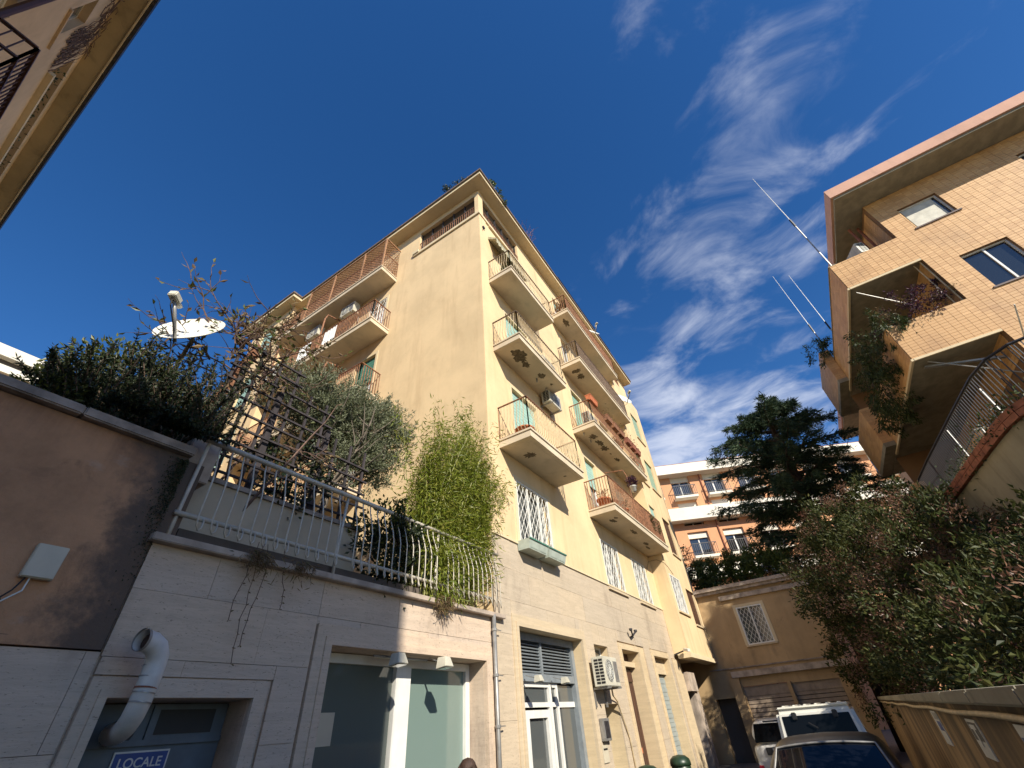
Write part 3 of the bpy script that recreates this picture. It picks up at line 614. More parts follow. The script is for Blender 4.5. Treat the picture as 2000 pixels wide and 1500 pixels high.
# left side balconies
balcony(A, 0, FX, 8.97, 15.78, 13.1, 0.82, bow=0, tmat='rust_rail', bmat='rust_rail')
bB = balcony(A, 0, FX, 8.97, 15.78, 16.12, 0.80, bow=0, tmat='rust_rail', bmat='rust_rail')
balcony(A, 0, FX, 8.97, 15.78, 10.0, 0.82, bow=0, tmat='rust_rail', bmat='rust_rail')
balcony(A, 0, FX, 8.97, 15.78, 6.85, 0.82, bow=0, tmat='rust_rail', bmat='rust_rail')
balcony_door(A, FX, 9.36, 10.3, 13.3, 15.45, top=0)
diag(frame(MB(), FX, 9.36, 10.3, 13.3, 15.45, 0.04, -0.04, 0.0, 1), FX, 9.38, 10.28, 13.35, 15.42, 0.2, 1.8, -0.02).build('grille', 'white_paint', A)
balcony_door(A, FX, 9.42, 10.46, 10.2, 12.4, top=0.5, bmat='dark_green_blind'); balcony_door(A, FX, 9.42, 10.46, 7.0, 9.2, top=0.5, bmat='dark_green_blind')
for (a, b, c, d) in holesX[3:10]+holesX[10:11]+holesX[12:13]: balcony_door(A, FX, a, b, c, d, top=0.35, bmat='dark_green_blind')
for q in hw: shut_window(FW, *q, 'turquoise_shutter')
# rust lattice screen round the upper left balcony
sc = MB(); fs = Fr('x', 6.25); diag(sc, fs, 9.02, 13.9, 16.4, 18.2, 0.16, 1.0, 0.01, 0.018); fs2 = Fr('y', 9.02)
diag(sc, fs2, 6.25, 6.98, 16.4, 18.2, 0.16, 1.0, 0.01, 0.018); sc.build('lattice_screen', 'lattice_wood', bB)
for y in (9.02, 10.3, 12.2, 13.9): MB().box(6.2, 6.26, y-0.03, y+0.03, 16.35, 18.3).build('screen_post', 'lattice_wood', bB)
MB().bar((6.23, 9.0, 18.25), (6.23, 13.95, 18.25), 0.05).bar((6.23, 9.0, 18.25), (7.0, 9.0, 18.25), 0.05).build('screen_rail', 'lattice_wood', bB)
for z, y in ((13.32, 12.1), (13.32, 15.2), (10.2, 11.2)): MB().tube([(6.25, y, z), (6.25, y, z+2.0), (6.3, y-0.05, z+2.25), (6.95, y-0.1, z+2.35)], 0.035, 6).build('pipe_frame', 'rust_rail', A)
MB().tube([(15.0, 3.97, 7.0), (15.0, 3.97, 8.9), (14.95, 4.05, 9.15), (14.9, 4.75, 9.25)], 0.022, 6).build('pipe_frame', 'rust_rail', A)
# laundry lines with white cloth on the middle left balcony
for y in (10.9, 12.4, 14.4):
    curtain(MB(), Fr('x', 6.2), y, y+0.75, 13.42, 14.1, 0.05, 0.03, 16).build('hung_cloth', 'curtain_white', A)
# awning over the upper near balcony
MB().prism([(7.55, 4.79, 16.05), (7.55, 4.45, 15.75), (7.55, 4.42, 15.80), (7.55, 4.79, 16.2)], (2.4, 0, 0)).build('awning', 'awning_cloth', A)
curtain(MB(), Fr('y', 4.43), 7.55, 9.95, 15.5, 15.77, 0, 0.02, 40).build('awning_valance', 'awning_cloth', A)
# ground floor cladding and openings
sur = [(7.55, 10.7, 0, 3.45), (12.8, 14.95, 0, 3.42), (15.5, 17.4, 0, 3.42)]
hol = [g_[:4] for g_ in gh]+sur+[(17.7, 18.3, 0, 3.28)]
slabs(Fr('y', 4.83), 7.0, 18.19, [0.0, 0.62, 1.24, 1.86, 2.48, 3.1, 3.68, 4.26, 4.84], 1.32, hol, A)
def surround(a0, a1, z1, wd, par=None, fr=Fr('y', 4.83), d=0.05, mat='travertine_trim'):
    m = MB(); m.fb(fr, a0-wd, a0-0.002, 0, z1+wd, -0.01, d); m.fb(fr, a1+0.002, a1+wd, 0, z1+wd, -0.01, d); m.fb(fr, a0-0.002, a1+0.002, z1+0.002, z1+wd, -0.01, d-0.003)
    m.fb(fr, a0-wd*0.45, a0-0.004, 0, z1+wd*0.4, d, d+0.02); m.fb(fr, a1+0.004, a1+wd*0.45, 0, z1+wd*0.4, d, d+0.02); m.fb(fr, a0-0.004, a1+0.004, z1+0.004, z1+wd*0.4, d, d+0.018)
    return m.build('door_surround', mat, par or A)
surround(7.75, 10.5, 3.25, 0.2); surround(12.95, 14.3, 3.23, 0.15); surround(15.68, 17.2, 3.23, 0.17)
F2 = Fr('y', 4.83)
# shop entrance
d = frame(MB(), F2, 7.76, 10.49, 0.02, 3.24, 0.13, -0.36, -0.2, 0, (2.5,)).build('shop_entrance', 'grey_metal', A)
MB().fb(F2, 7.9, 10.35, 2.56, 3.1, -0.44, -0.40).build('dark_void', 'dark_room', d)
for i in range(9):
    z = 2.6+i*0.057
    for a0_, a1_ in ((7.9, 8.97), (9.03, 10.35)): MB().bar(F2.p(a0_, z, -0.26), F2.p(a1_, z, -0.26), 0.045, 0.014, (0, -0.5, 1)).build('louvre_slat', 'grey_metal', d)
MB().fb(F2, 8.97, 9.03, 2.56, 3.1, -0.32, -0.22).build('louvre_post', 'grey_metal', d)
fr_ = MB(); frame(fr_, F2, 8.15, 9.62, 0.05, 2.43, 0.075, -0.34, -0.26, 0, (2.08,)); frame(fr_, F2, 8.27, 9.2, 0.08, 2.0, 0.12, -0.32, -0.245); fr_.fb(F2, 9.23, 9.32, 0.05, 2.4, -0.33, -0.25)
fr_.fb(F2, 7.9, 8.15, 2.03, 2.12, -0.33, -0.27); fr_.fb(F2, 9.62, 10.35, 2.03, 2.12, -0.33, -0.27); fr_.build('door_frame', 'white_paint', d)
for (a0_, a1_, z0_, z1_) in ((7.9, 8.15, 0.05, 2.4), (8.2, 9.55, 2.12, 2.38), (8.39, 9.08, 0.2, 1.9), (9.62, 10.36, 0.05, 2.4), (9.3, 9.62, 0.1, 2.0)):
    MB().fb(F2, a0_, a1_, z0_, z1_, -0.315, -0.305).build('pane', 'glass_grey', d)
MB().fb(F2, 8.30, 8.33, 0.95, 1.15, -0.24, -0.20).build('door_handle', 'galvanised', d)
# small high window, grey-blue door, wooden door, roller shutter
w = frame(MB(), F2, 11.2, 12.05, 2.6, 3.22, 0.05, -0.24, -0.18, 1).build('window', 'white_paint', A); MB().fb(F2, 11.24, 12.0, 2.64, 3.18, -0.25, -0.2).build('pane', 'glass_grey', w)
w = MB().fb(F2, 11.25, 12.1, 0, 2.05, -0.4, -0.36).build('metal_door', 'roller_shutter', A)
w = MB().fb(F2, 12.95, 14.3, 0, 3.22, -0.35, -0.3).build('wooden_door', 'brown_wood', A)
for i in range(2):
    a = 13.02+i*0.63
    MB().fb(F2, a, a+0.58, 2.55, 2.82, -0.3, -0.26).build('door_panel', 'brown_wood', w)
    for k in range(4): MB().fb(F2, a+k*0.145, a+k*0.145+0.125, 0.12, 2.45, -0.3, -0.265).build('door_board', 'brown_wood', w)
MB().fb(F2, 13.55, 13.75, 1.05, 1.16, -0.26, -0.2).build('door_handle', 'terracotta', w)
MB().fb(F2, 12.97, 14.28, 2.88, 3.0, -0.3, -0.12).build('transom', 'travertine_trim', w)
w = MB().fb(F2, 15.69, 17.19, 2.8, 3.22, -0.3, -0.12).build('roller_shutter', 'travertine_trim', A)
for k in range(25): MB().fb(F2, 15.7, 17.18, 0.03+k*0.11, 0.03+k*0.11+0.104, -0.25, -0.23+0.012*(k % 2)).build('shutter_slat', 'roller_shutter', w)
# stained corner beyond the shutter, passage under the bay
pc = MB().fb(F2, 17.72, 18.6, 0, 3.26, -0.4, 0.06).build('corner_pier', 'travertine_trim', A)
MB().fb(F2, 18.62, 19.6, 2.35, 2.9, -0.1, 0.2).fb(F2, 19.3, 19.9, 0, 2.34, -0.3, 0.12).build('old_pier', 'stone_cap', A)
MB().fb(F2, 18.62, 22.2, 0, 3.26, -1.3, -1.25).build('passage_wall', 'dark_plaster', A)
# rainwater pipe
dp = MB().tube([(6.86, 4.72, 3.33), (6.86, 4.72, 0.0)], 0.035, 10).build('downpipe', 'galvanised', A, True)
for z in (3.1, 2.45, 1.8, 1.2): MB().tube([(6.86, 4.72, z-0.02), (6.86, 4.72, z+0.02)], 0.046, 10).bar((6.86, 4.7, z), (7.06, 4.72, z), 0.014).build('pipe_clip', 'galvanised', dp)
# ------------------------------------------------------------------ shop block under the roof terrace
B = thing('shop_building', 'low travertine-clad shop front with a planted terrace on its roof', 'building', (1.55, 4.8, 0))
sh = [(3.65, 6.67, 0.0, 2.64), (1.70, 2.86, 0.0, 2.15)]
sr = [(3.42, 6.9, 0, 2.84), (1.56, 3.05, 0, 2.30)]
MB().wall(Fr('y', 4.833), 1.55, 6.99, 0, 3.3, [(*sh[0], 0.4), (*sh[1], 0.35)]).build('wall', 'travertine_worn_shaded', B)
slabs(Fr('y', 4.83), 1.55, 6.985, [0.0, 0.6, 1.2, 1.8, 2.42, 2.92, 3.30], 1.25, sr, B, mat='travertine_worn_shaded')
surround(3.65, 6.67, 2.64, 0.21, B, mat='travertine_worn_shaded'); surround(1.70, 2.86, 2.15, 0.14, B, mat='travertine_worn_shaded')
MB().box(1.5, 7.22, 4.70, 5.2, 3.30, 3.37).build('cap_stone', 'stone_cap', B, bevel=0.008)
MB().box(0.6, 6.97, 5.22, 19, 0, 3.15).build('core', 'dark_plaster', B)
MB().box(1.55, 6.98, 5.2, 19, 3.2, 3.36).build('terrace_floor', 'concrete_paving', B)
# dark planting trough under the rail
MB().box(1.75, 5.2, 4.92, 5.15, 3.372, 3.52).build('trough', 'dark_plaster', B)
# shop window
wi = frame(MB(), F2, 3.66, 6.66, 0.05, 2.63, 0.10, -0.40, -0.28).fb(F2, 5.02, 5.30, 0.15, 2.53, -0.39, -0.265).build('shop_window', 'white_paint', B)
MB().fb(F2, 3.75, 5.03, 0.14, 2.54, -0.345, -0.335).build('pane', 'glass_shop', wi); MB().fb(F2, 5.29, 6.57, 0.14, 2.54, -0.345, -0.335).build('pane', 'glass_frost', wi)
MB().fb(F2, 3.78, 4.15, 1.75, 2.05, -0.333, -0.331).build('notice', 'cream_box', wi); MB().fb(F2, 3.78, 3.95, 1.2, 1.36, -0.333, -0.331).build('notice', 'cream_box', wi)
MB().tube([(4.4, 4.9, 2.6), (5.4, 4.9, 2.6)], 0.015, 6).build('lamp_rail', 'galvanised', wi)
# boiler room door
bd = MB().fb(F2, 1.71, 2.85, 0.02, 2.14, -0.34, -0.30).build('metal_door', 'blue_grey_metal', B)
MB().fb(F2, 2.26, 2.74, 1.93, 2.10, -0.299, -0.292).build('vent_opening', 'dark_room', bd)
MB().fb(F2, 2.20, 2.255, 1.88, 2.13, -0.30, -0.275).fb(F2, 1.72, 2.84, 1.86, 1.90, -0.30, -0.27).fb(F2, 2.32, 2.70, 0.3, 1.82, -0.30, -0.285).build('door_bar', 'blue_grey_metal', bd)
MB().lathe([(0.095, 0), (0.095, 0.01)], 20, F2.p(2.02, 1.96, -0.29), (0, -1, 0)).build('duct_hole', 'dark_room', bd)
# sign on that door
sg = thing('door_sign', 'small blue sign with white lettering on the grey metal door', 'sign', (2.235, 5.12, 1.62))
MB().fb(F2, 2.03, 2.44, 1.56, 1.83, -0.298, -0.283).build('sign_plate', 'sign_white', sg)
MB().fb(F2, 2.042, 2.428, 1.572, 1.818, -0.283, -0.2805).build('sign_face', 'sign_blue', sg)
Mx = lambda a, z, dd: Matrix.Translation(Vector(F2.p(a, z, dd))) @ Matrix.Rotation(R(90), 4, 'X')
text('lettering', 'LOCALE', 0.088, 'sign_white', sg, Mx(2.235, 1.752, -0.279), 0.001, 0.0012); text('lettering', 'CALDAIA', 0.088, 'sign_white', sg, Mx(2.235, 1.655, -0.279), 0.001, 0.0012)
# white flue duct rising from the door
du = thing('flue_duct', 'white sheet-metal flue duct with a bent open end rising from the grey door', 'duct', (1.98, 5.1, 1.99))
path = [(1.955, 5.12, 1.945), (1.935, 4.95, 1.945), (1.90, 4.82, 1.95), (1.872, 4.70, 1.97), (1.855, 4.61, 2.02), (1.846, 4.56, 2.10), (1.845, 4.54, 2.22), (1.845, 4.54, 2.32), (1.835, 4.53, 2.40), (1.795, 4.51, 2.455), (1.74, 4.50, 2.485), (1.66, 4.47, 2.495)]
MB().tube(path, 0.075, 22, False).build('duct_pipe', 'painted_duct', du, True)
MB().tube([(1.67, 4.473, 2.495), (1.648, 4.466, 2.495)], 0.079, 22, False).build('duct_rim', 'galvanised', du, True)
MB().tube([(1.76, 4.49, 2.48), (1.70, 4.475, 2.49)], 0.06, 14).build('duct_inside', 'brown_wood', du, True)
MB().tube([(1.842, 4.545, 2.19), (1.843, 4.545, 2.202)], 0.0775, 22, False).build('red_band', 'red_tile', du, True)
for q in ((2.10, 0.0), (2.16, 0.0), (2.26, 0.0), (2.33, 0.0)): MB().tube([(1.841, 4.545, q[0]), (1.842, 4.545, q[0]+0.008)], 0.077, 22, False).build('duct_seam', 'galvanised', du, True)
# flood lamps
def flood(x, z, y, lab, s=1.0):
    t = thing('flood_lamp', lab, 'lamp', (x, y, z), group=None)
    t_ = MB(); a = 0.09*s; b = 0.055*s
    t_.add([(x-a, y-0.16*s, z-0.07*s), (x+a, y-0.16*s, z-0.07*s), (x+a, y+0.02, z-0.09*s), (x-a, y+0.02, z-0.09*s), (x-b, y-0.12*s, z+0.05*s), (x+b, y-0.12*s, z+0.05*s), (x+b, y+0.02, z+0.05*s), (x-b, y+0.02, z+0.05*s)], [(0, 3, 2, 1), (4, 5, 6, 7), (0, 1, 5, 4), (1, 2, 6, 5), (2, 3, 7, 6), (3, 0, 4, 7)])
    t_.build('lamp_housing', 'old_white_plastic', t, bevel=0.006)
    MB().add([(x-a*0.8, y-0.15*s, z-0.082*s), (x+a*0.8, y-0.15*s, z-0.082*s), (x+a*0.8, y, z-0.095*s), (x-a*0.8, y, z-0.095*s)], [(0, 1, 2, 3)]).build('lamp_glass', 'glass_grey', t)
    MB().bar((x, y, z), (x, y+0.22, z+0.06), 0.03, 0.012).build('bracket', 'galvanised', t)
flood(5.45, 2.56, 4.68, 'pale flood lamp above the frosted pane of the shop window'); flood(4.6, 2.56, 4.72, 'flood lamp in the shade above the dark shop window pane')
flood(8.2, 2.45, 4.75, 'pale spot lamp over the shop entrance beside its hinge post', 0.8); flood(9.25, 2.45, 4.75, 'pale spot lamp over the shop entrance with a loose cable', 0.8)
# terrace railing: every bar its own piece
rl = thing('terrace_railing', 'white tubular railing with hooked bars along the planted terrace edge', 'railing', (4.4, 4.75, 3.4))
MB().tube([(1.62, 4.80, 4.43), (7.17, 4.80, 4.43)], 0.029, 10).build('top_rail', 'white_rail', rl, True)
MB().tube([(1.62, 4.83, 3.62), (7.17, 4.83, 3.62)], 0.026, 10).build('bottom_rail', 'white_rail', rl, True)
for x in (1.66, 3.55, 5.45, 7.13): MB().tube([(x, 4.86, 3.37), (x, 4.86, 3.62), (x, 4.82, 4.43)], 0.02, 8).build('post', 'white_rail', rl, True)
x = 1.78; first = None
while x < 7.1:
    if abs(x-3.55) < 0.07 or abs(x-5.45) < 0.07: x += 0.135; continue
    if first is None:
        first = MB().tube([(x, 4.81, 4.42), (x, 4.79, 4.30), (x, 4.725, 4.13), (x, 4.685, 3.98), (x, 4.68, 3.80), (x, 4.68, 3.60), (x+0.015, 4.69, 3.50), (x+0.05, 4.71, 3.465), (x+0.085, 4.735, 3.50), (x+0.10, 4.77, 3.58), (x+0.10, 4.81, 3.62)], 0.009, 6).build('bar', 'white_rail', rl, True); fx = x
    else:
        c = first.copy(); COL.objects.link(c); c.location.x += x-fx
    x += 0.135
# ------------------------------------------------------------------ planter parapet behind the rail and trellis on it
pp = thing('planter_wall', 'plain plastered planter wall behind the white railing, carrying the trellis', 'wall', (3, 5.4, 3.36))
MB().box(1.7, 4.22, 5.32, 5.44, 3.365, 4.24).build('wall', 'parapet_plaster', pp); MB().box(1.68, 4.25, 5.29, 5.47, 4.243, 4.30).build('wall_cap', 'coping_stone', pp)
MB().box(4.0, 4.22, 5.445, 6.6, 3.365, 4.2).build('wall_return', 'parapet_plaster', pp)
tr = thing('garden_trellis', 'dark timber square-grid trellis overgrown by bare vines on the terrace', 'trellis', (3, 5.4, 4.3))
for i in range(9):
    x = 1.75+i*0.3; top = 6.45 if i < 4 else (6.1 if i < 6 else 5.6)
    MB().box(x-0.017, x+0.017, 5.385, 5.415, 4.305, top).build('upright_slat', 'trellis_wood', tr)
for i in range(10):
    z = 4.42+i*0.215; MB().box(1.68, 4.24 if i < 5 else (3.4 if i < 8 else 2.75), 5.352, 5.380, z-0.013, z+0.013).build('cross_slat', 'trellis_wood', tr)
for x in (1.9, 2.5, 3.4): MB().box(x-0.04, x+0.04, 5.42, 5.50, 4.305, 6.1 if x < 3 else 5.7).build('post', 'trellis_wood', tr)
MB().bar((1.72, 5.5, 5.2), (2.0, 5.55, 6.55), 0.12, 0.10).build('rusty_beam', 'rust_rail', tr)
# ------------------------------------------------------------------ left garden wall
GW = thing('garden_wall', 'tall brown rendered garden wall in shade with a stone coping', 'wall', (0, 4.85, 0))
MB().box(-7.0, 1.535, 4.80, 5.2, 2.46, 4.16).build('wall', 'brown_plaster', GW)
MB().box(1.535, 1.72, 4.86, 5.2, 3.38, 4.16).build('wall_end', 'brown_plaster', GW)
MB().box(-7.0, 1.56, 4.85, 5.2, 0, 2.455).build('wall_base', 'joint_mortar', GW)
a = -7.0
while a < 1.5:
    b_ = min(a+0.95, 1.74); MB().box(a+0.003, b_-0.003, 4.72, 5.26, 4.165+random.uniform(0, .006), 4.26).build('coping_block', 'coping_stone', GW, bevel=0.012); a += 0.95
slabs(Fr('y', 4.85), -7.0, 1.545, [0, 0.62, 1.24, 1.84, 2.45], 1.3, [], GW, mat='travertine_worn_shaded', th=0.035)
MB().box(1.56, 1.86, 5.0, 5.4, 4.05, 4.52).build('corner_pier', 'stone_cap', GW, bevel=0.01)
MB().box(1.53, 1.92, 4.96, 5.44, 4.525, 4.58).build('pier_cap', 'coping_stone', GW, bevel=0.01)
ub = thing('junction_box', 'cream plastic junction box on the brown wall with cables below', 'utility box', (0.92, 4.78, 2.85))
MB().box(0.83, 1.02, 4.745, 4.798, 2.87, 3.11).build('box_body', 'cream_box', ub, bevel=0.006); MB().box(0.835, 1.015, 4.735, 4.744, 2.875, 3.105).build('box_lid', 'cream_box', ub, bevel=0.003)
for dx_ in (-0.01, 0.015): MB().tube([(0.88+dx_, 4.77, 2.87), (0.86+dx_*2, 4.75, 2.78), (0.78+dx_, 4.76, 2.68), (0.72, 4.77, 2.56), (0.73+dx_, 4.77, 2.46)], 0.006, 5).build('cable', 'black_rubber' if dx_ < 0 else 'white_plastic', ub)
MB().tube([(0.80, 4.765, 2.72), (0.77, 4.76, 2.66), (0.74, 4.765, 2.60)], 0.018, 6).build('connector', 'black_rubber', ub)
# ------------------------------------------------------------------ house overhead on the left, seen from below
T0 = thing('tan_house', 'tan rendered house seen from straight below with a wide concrete eave', 'house', (-3.06, 12, 0))
FT = Fr('X', -3.06)
th = [(8.45, 9.25, 14.55, 15.75), (10.85, 18.0, 15.45, 16.6, 0.9), (7.0, 7.95, 10.9, 12.3)]
MB().wall(FT, 4.6, 26, 3.0, 17.0, th).quad((-3.06, 4.6, 3), (-12, 4.6, 3), (-12, 4.6, 17), (-3.06, 4.6, 17)).quad((-3.06, 26, 3), (-12, 26, 3), (-12, 26, 17), (-3.06, 26, 17)).build('wall', 'tan_plaster', T0)
e = MB().box(-12, -2.6, 4.0, 26.5, 17.0, 17.16).build('eave', 'eave_concrete', T0); MB().box(-2.597, -2.52, 4.0, 26.5, 17.02, 17.2).build('gutter', 'dark_metal', e); MB().box(-2.63, -2.602, 4.0, 26.5, 16.965, 16.998).build('drip_edge', 'pale_trim', e)
MB().box(-11.5, -2.7, 4.4, 26, 17.2, 17.9).build('roof', 'red_tile', T0)
w = frame(MB(), FT, 8.45, 9.25, 14.55, 15.75, 0.05, -0.2, -0.14, 0, (14.85,)).build('window', 'white_rail', T0); MB().fb(FT, 8.5, 9.2, 14.6, 15.7, -0.2, -0.17).build('pane', 'glass_grey', w); MB().fb(FT, 8.38, 9.6, 14.49, 14.545, -0.02, 0.05).build('sill', 'tan_plaster', w)
w = frame(MB(), FT, 7.0, 7.95, 10.9, 12.3, 0.07, -0.2, -0.1, 0).build('window', 'white_paint', T0); blind(MB(), FT, 7.06, 7.9, 10.95, 12.25, -0.12, 0.09).build('roller_blind', 'old_white_plastic', w); MB().fb(FT, 6.9, 8.05, 10.82, 10.897, -0.02, 0.08).build('sill', 'pale_trim', w)
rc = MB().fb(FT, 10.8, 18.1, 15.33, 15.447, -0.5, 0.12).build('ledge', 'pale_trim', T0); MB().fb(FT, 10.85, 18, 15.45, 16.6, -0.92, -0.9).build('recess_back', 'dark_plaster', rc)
MB().tube([(-2.98, 7.55, 16.9), (-2.98, 7.55, 3.5)], 0.06, 8).build('downpipe', 'brown_wood', T0)
bl = MB().box(-3.06, -2.06, 6.46, 12.5, 9.02, 9.17).build('balcony', 'grey_concrete', T0)
Tm, Bm = MB(), MB(); rail_path(Tm, Bm, [(-3.05, 6.5), (-2.1, 6.5), (-2.1, 12.5)], 9.18, 1.04, 0, 0.12, 0.008, 0.03, [(0, -1), (1, 0)]); Tm.bar((-2.1, 6.5, 9.75), (-2.1, 12.5, 9.75), 0.04); Tm.bar((-3.05, 6.5, 9.75), (-2.1, 6.5, 9.75), 0.04); Tm.build('railing', 'brown_wood', bl); Bm.build('railing_bars', 'brown_wood', bl)
MB().bar((-2.98, 11.0, 13.2), (-2.1, 10.8, 10.3), 0.06).bar((-2.98, 11.0, 13.2), (-2.4, 12.6, 13.2), 0.05).build('awning_arm', 'brown_wood', T0)
vb = thing('wall_creeper', 'bare creeper stems clinging to the tan wall under the eave', 'creeper', (-3.0, 9.9, 15.4))
m = MB()
for k in range(70):
    p = Vector((-3.03, random.uniform(9.3, 10.7), random.uniform(15.2, 15.7))); pts = [p]
    for s in range(6): p = p+Vector((random.uniform(-.005, .02), random.uniform(-.09, .12), random.uniform(0.08, 0.26))); p.x = min(max(p.x, -3.045), -2.95); p.z = min(p.z, 16.97); pts.append(p.copy())
    m.tube(pts, [0.014, 0.011, 0.009, 0.007, 0.006, 0.005, 0.003], 4, False)
for k in range(40):
    p = Vector((-3.02, random.uniform(8.0, 10.4), 16.2+random.uniform(0, .5))); pts = [p]
    for s in range(5): p = p+Vector((random.uniform(-.01, .03), random.uniform(-.3, .25), random.uniform(-.05, .2))); p.x = min(max(p.x, -3.045), -2.9); p.z = min(p.z, 16.97); pts.append(p.copy())
    m.tube(pts, 0.008, 4, False)
m.build('stems', 'twig', vb)
P = np.column_stack([rng.uniform(-3.3, -2.95, 420), 10.9+6*rng.random(420)**1.5, rng.uniform(15.5, 15.95, 420)]); lg = thing('ledge_plants', 'green weeds growing along the wall ledge under the eave', 'plants', (-2.9, 13, 15.45)); leaves('foliage', P, rnd_dirs(420)+np.array([0.1, 0, 0.3]), 0.10, 0.04, 'ivy_leaf', lg)

# ------------------------------------------------------------------ tile-brick building on the right
K = thing('brick_building', 'ochre brick apartment block with boxy corner balconies and a pink-edged flat roof', 'building', (15.4, -7.8, 0))
XB = 15.4
def bricks(fr, a0, a1, z0, z1, holes, par, bw=0.20, bh=0.108, m=0.008, stagger=0.0, single=0):
    V = []; F = []; row = 0; z = z0
    while z < z1-0.02:
        zt = min(z+bh, z1); a = a0-(bw*stagger*(row % 2))
        while a < a1-0.02:
            b0 = max(a, a0)+m/2; b1 = min(a+bw, a1)-m/2; a += bw
            if b1-b0 < 0.02: continue
            rs = [(b0, b1, z+m/2, zt-m/2)]
            for h in holes: rs = [q for r in rs for q in sub_rect(r, h)]
            for r in rs:
                if r[1]-r[0] < 0.015 or r[3]-r[2] < 0.015: continue
                d = 0.012+random.uniform(-0.0025, 0.0025); o = len(V)
                V += [fr.p(r[0], r[2], -0.004), fr.p(r[1], r[2], -0.004), fr.p(r[1], r[3], -0.004), fr.p(r[0], r[3], -0.004), fr.p(r[0], r[2], d), fr.p(r[1], r[2], d), fr.p(r[1], r[3], d), fr.p(r[0], r[3], d)]
                F += [(o+4, o+5, o+6, o+7), (o, o+1, o+5, o+4), (o+1, o+2, o+6, o+5), (o+2, o+3, o+7, o+6), (o+3, o, o+4, o+7)]
        z += bh; row += 1
    V = np.array(V, np.float32).reshape(-1, 8, 3)
    if single:
        o = np.argsort(np.linalg.norm(V.mean(1)-np.array(CAM), axis=1)); fl = [(4, 5, 6, 7), (0, 1, 5, 4), (1, 2, 6, 5), (2, 3, 7, 6), (3, 0, 4, 7)]
        for i in o[:single]: nmesh('brick', V[i], fl[:1], 'tile_brick', par) if False else MB().add([tuple(map(float, q)) for q in V[i]], fl).build('brick', 'tile_brick', par)
        V = V[o[single:]]
    n = len(V); base = np.array([(4, 5, 6, 7), (0, 1, 5, 4), (1, 2, 6, 5), (2, 3, 7, 6), (3, 0, 4, 7)])
    return nmesh('brick_facing', V.reshape(-1, 3), (base[None]+8*np.arange(n)[:, None, None]).reshape(-1, 4), 'tile_brick', par, False, 'stuff')
FK = Fr('x', XB); FS = Fr('Y', -5.62)
win = [(-9.62, -8.45, 14.66, 15.85), (-9.78, -8.55, 11.25, 12.83), (-9.8, -8.5, 8.2, 9.7), (-13.2, -11.9, 14.66, 15.85), (-13.2, -11.9, 11.25, 12.83)]
lo1 = (-7.8, -5.6, 11.2, 13.3, 0.0); lo2 = (-7.8, -5.6, 7.2, 9.8, 0.0); lo0 = (-7.8, -5.6, 14.62, 16.75, 0.0)
kh = win+[lo0, lo1, lo2]
MB().wall(FK, -20, -5.62, 0, 16.75, kh, 0.2).build('wall', 'brick_mortar', K)
bricks(FK, -15, -5.62, 7.2, 16.75, kh, K, single=300)
# corner loggia: inner walls, floors, brick parapets
m = MB()
m.quad((15.4, -7.8, 0), (24, -7.8, 0), (24, -7.8, 16.75), (15.4, -7.8, 16.75)); m.quad((24, -7.8, 0), (24, -20, 0), (24, -20, 16.75), (24, -7.8, 16.75)); m.quad((15.4, -20, 0), (24, -20, 0), (24, -20, 16.75), (15.4, -20, 16.75)); m.quad((23.5, -7.8, 0), (23.5, -5.63, 0), (23.5, -5.63, 13.3), (23.5, -7.8, 13.3)); m.build('inner_wall', 'brick_mortar', K)
bricks(Fr('Y', -7.79), 15.6, 24, 9.0, 16.6, [], K, 0.42, 0.12)
for z0, z1, zt in ((13.3, 13.5, 14.62), (9.8, 10.0, 11.2), (6.2, 6.4, 7.2)):
    x1 = 22.9
    s = MB().box(15.42, x1, -7.78, -5.63, z0, z1).build('balcony', 'slab_concrete', K)
    MB().box(15.42, x1, -5.80, -5.632, z1, zt-0.01).box(15.42, 15.6, -7.78, -5.81, z1, zt-0.012).build('parapet_core', 'brick_mortar', s)
    bricks(FS, 15.41, x1, z0+0.03, zt, [], s, 0.42, 0.12, stagger=0.5)
    MB().box(15.39, x1+0.02, -5.84, -5.58, zt+0.004, zt+0.045).build('parapet_cap', 'slab_concrete', s)
    MB().box(15.37, x1+0.02, -5.64, -5.57, z0-0.05, z0+0.03).box(15.36, 15.41, -7.78, -5.645, z0-0.05, z0+0.03).build('slab_edge', 'pale_trim', s)
    # stepped boxes further along
    for bx0, bx1, dz in ((22.0, 25.6, 0.0),):
        q = MB().box(bx0, bx1, -5.60, -5.2, z0+0.05, z0+0.25).box(bx0, bx1, -7.0, -5.62, z0+0.03, z0+0.22).build('planter_box', 'slab_concrete', s)
        MB().box(bx0+0.02, bx1, -5.36, -5.22, z0+0.25, z0+2.0).box(bx0+0.02, bx0+0.16, -5.6, -5.37, z0+0.25, z0+2.0).build('planter_core', 'brick_mortar', q)
        bricks(Fr('Y', -5.215), bx0+0.01, bx1, z0+0.2, z0+2.02, [], q, 0.42, 0.12, stagger=0.5); bricks(Fr('x', bx0+0.012), -5.6, -5.21, z0+0.2, z0+2.02, [], q, 0.42, 0.12, stagger=0.5)
for i, (a, b, c, d_) in enumerate(win):
    w = frame(MB(), FK, a, b, c, d_, 0.05, -0.2, -0.1, 1 if i != 0 else 0).build('window', 'white_paint', K); MB().fb(FK, a+0.04, b-0.04, c+0.04, d_-0.04, -0.19, -0.15).build('pane', 'glass_dark', w); MB().fb(FK, a-0.08, b+0.08, c-0.06, c-0.003, -0.05, 0.05).build('sill', 'brown_wood', w)
    if i == 0: MB().fb(FK, a+0.15, b-0.1, c+0.1, d_-0.05, -0.148, -0.13).build('roller_blind', 'old_white_plastic', w)
